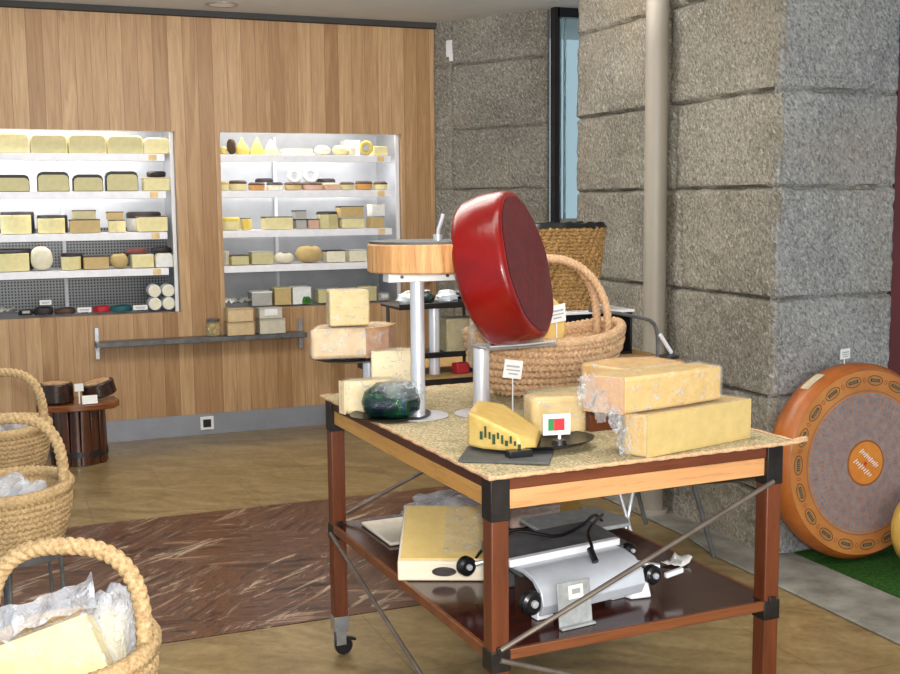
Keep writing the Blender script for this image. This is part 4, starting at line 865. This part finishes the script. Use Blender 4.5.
# two tier tray stand
ts = thing('tiered_tray_stand', 'black two level tray stand with a silver post on the side table', 'stand', (1.60, 4.08, ZR))
MB().cyl((-.04, -.06, 0), (-.04, -.06, .255), .021, 20).build('post', M['chrome'], ts)
for x in (-.17, .15): MB().cyl((x, .10, 0), (x, .10, .255), .007, 8).build('upright', M['black'], ts)
for z in (.07, .258): MB().box((0, .02, z), (.38, .22, .010)).box((0, -.088, z+.008), (.38, .006, .018)).build('tray', M['black'], ts, bevel=.002)
wrapped('olive_cheese_piece', 'olive grey cheese piece on the middle level of the tiered stand', 'cheese', (1.685, 4.09, ZR+.0765), 0, [(-.07, -.06), (.06, -.06), (.06, .05), (-.07, .05)], .13, cheese((176, 160, 104), (152, 136, 84), .4))
for k, (x, a, nm) in enumerate(((1.66, (170, 36, 44), 'red'), (1.735, (44, 70, 130), 'blue'))):
    tag(MB().box((0, 0, .02), (.06, .04, .04)).build('food_packet', cheese(a), loc=(x, 4.0, ZR), rz=.2, bevel=.004), 'small %s packet under the tiered stand' % nm, 'packet')
for k, (x, y, c, nm) in enumerate(((1.47, 4.050, (232, 236, 238), 'white packet at the left end'), (1.545, 4.090, (44, 60, 56), 'dark green packet'), (1.62, 4.040, (200, 206, 214), 'silver packet'), (1.695, 4.090, (46, 42, 48), 'black packet'), (1.755, 4.040, (206, 196, 196), 'pale packet at the right end'))):
    t = thing('food_packet', nm+' on the top tray of the tiered stand', 'packet', (x, y, ZR+.264), k*.4, 'packets on the tiered stand')
    blob(MB(), (0, 0, .026), .042, .026, k*7, .35, 18).build('packet', cheese(c, None, .2), t, smooth=40); MB().box((0, -.01, .052), (.03, .02, .004)).build('sticker', M['card'], t)
# black riser with white edge and seagrass basket
rb = thing('black_riser_box', 'black open display box with a white top edge on the side table', 'box', (2.29, 4.36, ZR))
MB().box((0, .16, .09), (.50, .01, .18)).box((-.245, 0, .09), (.01, .32, .18)).box((.245, 0, .09), (.01, .32, .18)).box((0, 0, .006), (.5, .32, .01)).build('box_body', M['black'], rb, bevel=.001)
MB().box((0, 0, .186), (.51, .34, .012)).build('white_top', M['white'], rb, bevel=.002)
sb = thing('seagrass_basket', 'tall brown seagrass basket with a black liner on the black display box', 'basket', (2.28, 4.36, ZR+.1925), -.1)
wv = MB(); nr = 22
for k in range(nr):
    f = k/(nr-1); s = .78+.22*f; rx, ry = .180*s, .12*s; N = 120; z = .010+f*.33
    pts = [((rx*math.copysign(abs(cos(a))**.72, cos(a))), ry*math.copysign(abs(sin(a))**.72, sin(a)), z) for a in [2*pi*i/N for i in range(N)]]
    wv.tube(pts, .0105, 7, True, (lambda ph: (lambda L, a: .40+.95*abs(sin(L*pi/.030+ph))))(pi/2*(k % 2)))
wv.build('woven_wall', M['sea'], sb, smooth=70)
MB().lathe([(0, .005), (.76, .005), (.97, .335)], 40, sx=.170, sy=.112).build('inner_wall', M['sea'], sb)
ln = MB(); N = 60; vs = []
for k, (f, z) in enumerate(((.86, .31), (.98, .345), (1.08, .368), (1.16, .345), (.6, .35), (.2, .34))):
    for i in range(N):
        a = 2*pi*i/N; q_ = 1+.06*fb((cos(a)*3, sin(a)*3, k*.3), 1, 3); vs.append((.172*f*q_*math.copysign(abs(cos(a))**.8, cos(a)), .115*f*q_*math.copysign(abs(sin(a))**.8, sin(a)), z+.014*fb((cos(a)*5, sin(a)*5, k), 1, 8)))
def rg(a, b): return [(a*N+i, a*N+(i+1) % N, b*N+(i+1) % N, b*N+i) for i in range(N)]
ln.add(vs, rg(3, 2)+rg(2, 1)+rg(1, 4)+rg(4, 5)+[tuple(range(5*N, 6*N))]); ln.build('black_liner', M['black'], sb, smooth=60)
# bent metal arm
t = thing('bent_metal_arm', 'bent dark metal lever arm with a white grip and a black foot', 'lever', (2.575, 4.03, ZR))
am = [(-.34, .0, .215), (-.20, 0, .195), (-.09, 0, .170), (-.055, 0, .160), (-.035, 0, .145), (-.022, 0, .12), (-.015, 0, .08), (-.015, 0, .0)]
MB().tube(am, .0075, 10, up=(0, 1, 0)).build('arm', M['gunmetal'], t); MB().cyl((-.012, -.01, .10), (.045, -.01, .02), .009, 12).build('white_grip', M['white'], t)
MB().lathe([(0, 0), (.045, 0), (.045, .008), (.02, .016), (0, .016)], 20, M_=T(.03, -.01, 0)).build('foot', M['black'], t)

# ================================================================== BIG WHEELS AT THE RIGHT
R1 = .405; tl = rad(3)
t = thing('giant_cheese_wheel', 'giant orange cheese wheel printed with grey rays leaning on the granite pillar', 'cheese', (3.275, 3.655, .016), 0)
Mw = T(0, 0, R1+.004) @ RX(-tl)
pts = [(0, .07), (R1-.04, .07), (R1-.012, .055), (R1, .02), (R1, -.03), (R1-.02, -.06), (R1-.028, -.066)]
rd = MB().lathe([(r, z) for r, z in pts], 96, M_=RX(-pi/2) @ RX(0)); 
w_o = rd.build('rind', M['rind_or'], t, smooth=50); w_o.matrix_local = Mw
f_o = MB().lathe([(0, -.0675)]+[((R1-.027)*k/6, -.0675) for k in range(1, 7)], 96, M_=RX(-pi/2)).build('printed_face', M['wheelprint'], t); f_o.matrix_local = Mw
# emblems printed round the rim: dark oval with a lighter bar, dots between
emb = MB(); ye = -.0688; NE = 19
def ovalring(mb, cx, cz, a, rx, rz, w_, mi):
    n_ = 20; vs = []
    for i in range(n_):
        q_ = 2*pi*i/n_
        for k in (1, 1-w_): x = rx*cos(q_)*k if k == 1 else (rx-rx*w_*.6)*cos(q_); z = rz*sin(q_)*k; vs.append((cx+x*cos(a)-z*sin(a), ye, cz+x*sin(a)+z*cos(a)))
    mb.add(vs, [(2*i, 2*i+1, (2*i+3) % (2*n_), (2*i+2) % (2*n_)) for i in range(n_)], mi)
def quad(mb, cx, cz, a, rx, rz, mi, y=ye):
    mb.add([(cx+x*cos(a)-z*sin(a), y, cz+x*sin(a)+z*cos(a)) for x, z in ((-rx, -rz), (rx, -rz), (rx, rz), (-rx, rz))], [(0, 1, 2, 3)], mi)
for k in range(NE):
    th = 2*pi*k/NE+.1; cx, cz = .339*cos(th), .339*sin(th); a = th-pi/2
    ovalring(emb, cx, cz, a, .040, .021, .14, 0); ovalring(emb, cx, cz, a, .030, .013, .1, 1)
    quad(emb, cx, cz, a, .024, .0065, 0)
    for q_ in range(5): quad(emb, cx+(-.016+.008*q_)*cos(a), cz+(-.016+.008*q_)*sin(a), a+.3, .0022, .004, 1, ye-.0004)
    th2 = th+pi/NE
    ovalring(emb, .339*cos(th2), .339*sin(th2), th2, .010, .007, .35, 2)
e_o = emb.build('printed_emblems', [plain('dark_brown_print', (70, 54, 44), None, 40, .6), plain('grey_green_print', (132, 126, 96), None, 40, .6), plain('red_brown_print', (156, 66, 50), None, 40, .6)], t); e_o.matrix_local = Mw
ct = MB(); ct.lathe([(0, -.0692), (.086, -.0692)], 48, M_=RX(-pi/2)); c_o = ct.build('centre_label', plain('orange_centre_label', (214, 134, 46), (202, 118, 36), 20, .5), t); c_o.matrix_local = Mw
sc = MB()
for line, (off, L_, n_) in enumerate(((.024, .052, 11), (.002, .056, 12), (-.026, .050, 9))):
    if line == 1: continue
    for k in range(n_):
        s_ = (k/(n_-1)-.5)*2*L_; a = -.72; px_, pz_ = s_*cos(a)-off*sin(a), s_*sin(a)+off*cos(a)
        quad(sc, px_, pz_, a+1.25, .0085 if k % 3 else .013, .0019, 0, -.0700); quad(sc, px_+.003, pz_+.001, a+.1, .004, .0016, 0, -.0700)
quad(sc, -.004, -.002, .3, .010, .003, 1, -.0702); quad(sc, -.004, -.002, .3+pi/2, .010, .003, 1, -.0702)
s_o = sc.build('label_lettering', [M['card'], M['red_ink']], t); s_o.matrix_local = Mw
pt = MB(); 
for k in range(5):
    a0, a1 = 2.05+.05*k, 1.95+.05*(k+1); rr_ = R1+.0015
    pt.add([(rr_*cos(a), y, rr_*sin(a)) for a, y in ((a0, -.028), (a1, -.028), (a1, .02), (a0, .02))], [(0, 1, 2, 3)])
p_o = pt.build('rind_sticker', plain('worn_sticker', (206, 196, 170), (184, 170, 140), 20, .6), t); p_o.matrix_local = Mw
price_card('small white card clipped on top of the giant orange wheel', 3.225, 3.67, .016+2*R1+.004, .068, .042, .02, .3)
t = thing('small_yellow_wheel', 'smaller yellow cheese wheel cut off at the right edge of the photo', 'cheese', (3.425, 3.40, .016), 0)
R2_ = .165; Mw2 = T(0, 0, R2_+.002) @ RX(-.12)
a_ = MB().lathe([(0, .04), (R2_-.02, .04), (R2_, .02), (R2_, -.02), (R2_-.015, -.035)], 64, M_=RX(-pi/2)).build('rind', plain('yellow_rind', (206, 168, 84), (178, 138, 60), 12, .4), t, smooth=50); a_.matrix_local = Mw2
a_ = MB().lathe([(0, -.0352), (R2_-.014, -.0352)], 64, M_=RX(-pi/2)).build('face', cheese((214, 190, 120), (196, 160, 90)), t); a_.matrix_local = Mw2
q_ = MB()
for k in range(26):
    th = 2*pi*k/26; 
    vs = []
    for x, z in ((-.009, -.006), (.009, -.006), (.009, .006), (-.009, .006)): a = th-pi/2; vs.append((.125*cos(th)+x*cos(a)-z*sin(a), -.0362, .125*sin(th)+x*sin(a)+z*cos(a)))
    q_.add(vs, [(0, 1, 2, 3)])
a_ = q_.build('printed_ring', plain('ochre_print', (150, 110, 50), None, 30, .6), t); a_.matrix_local = Mw2
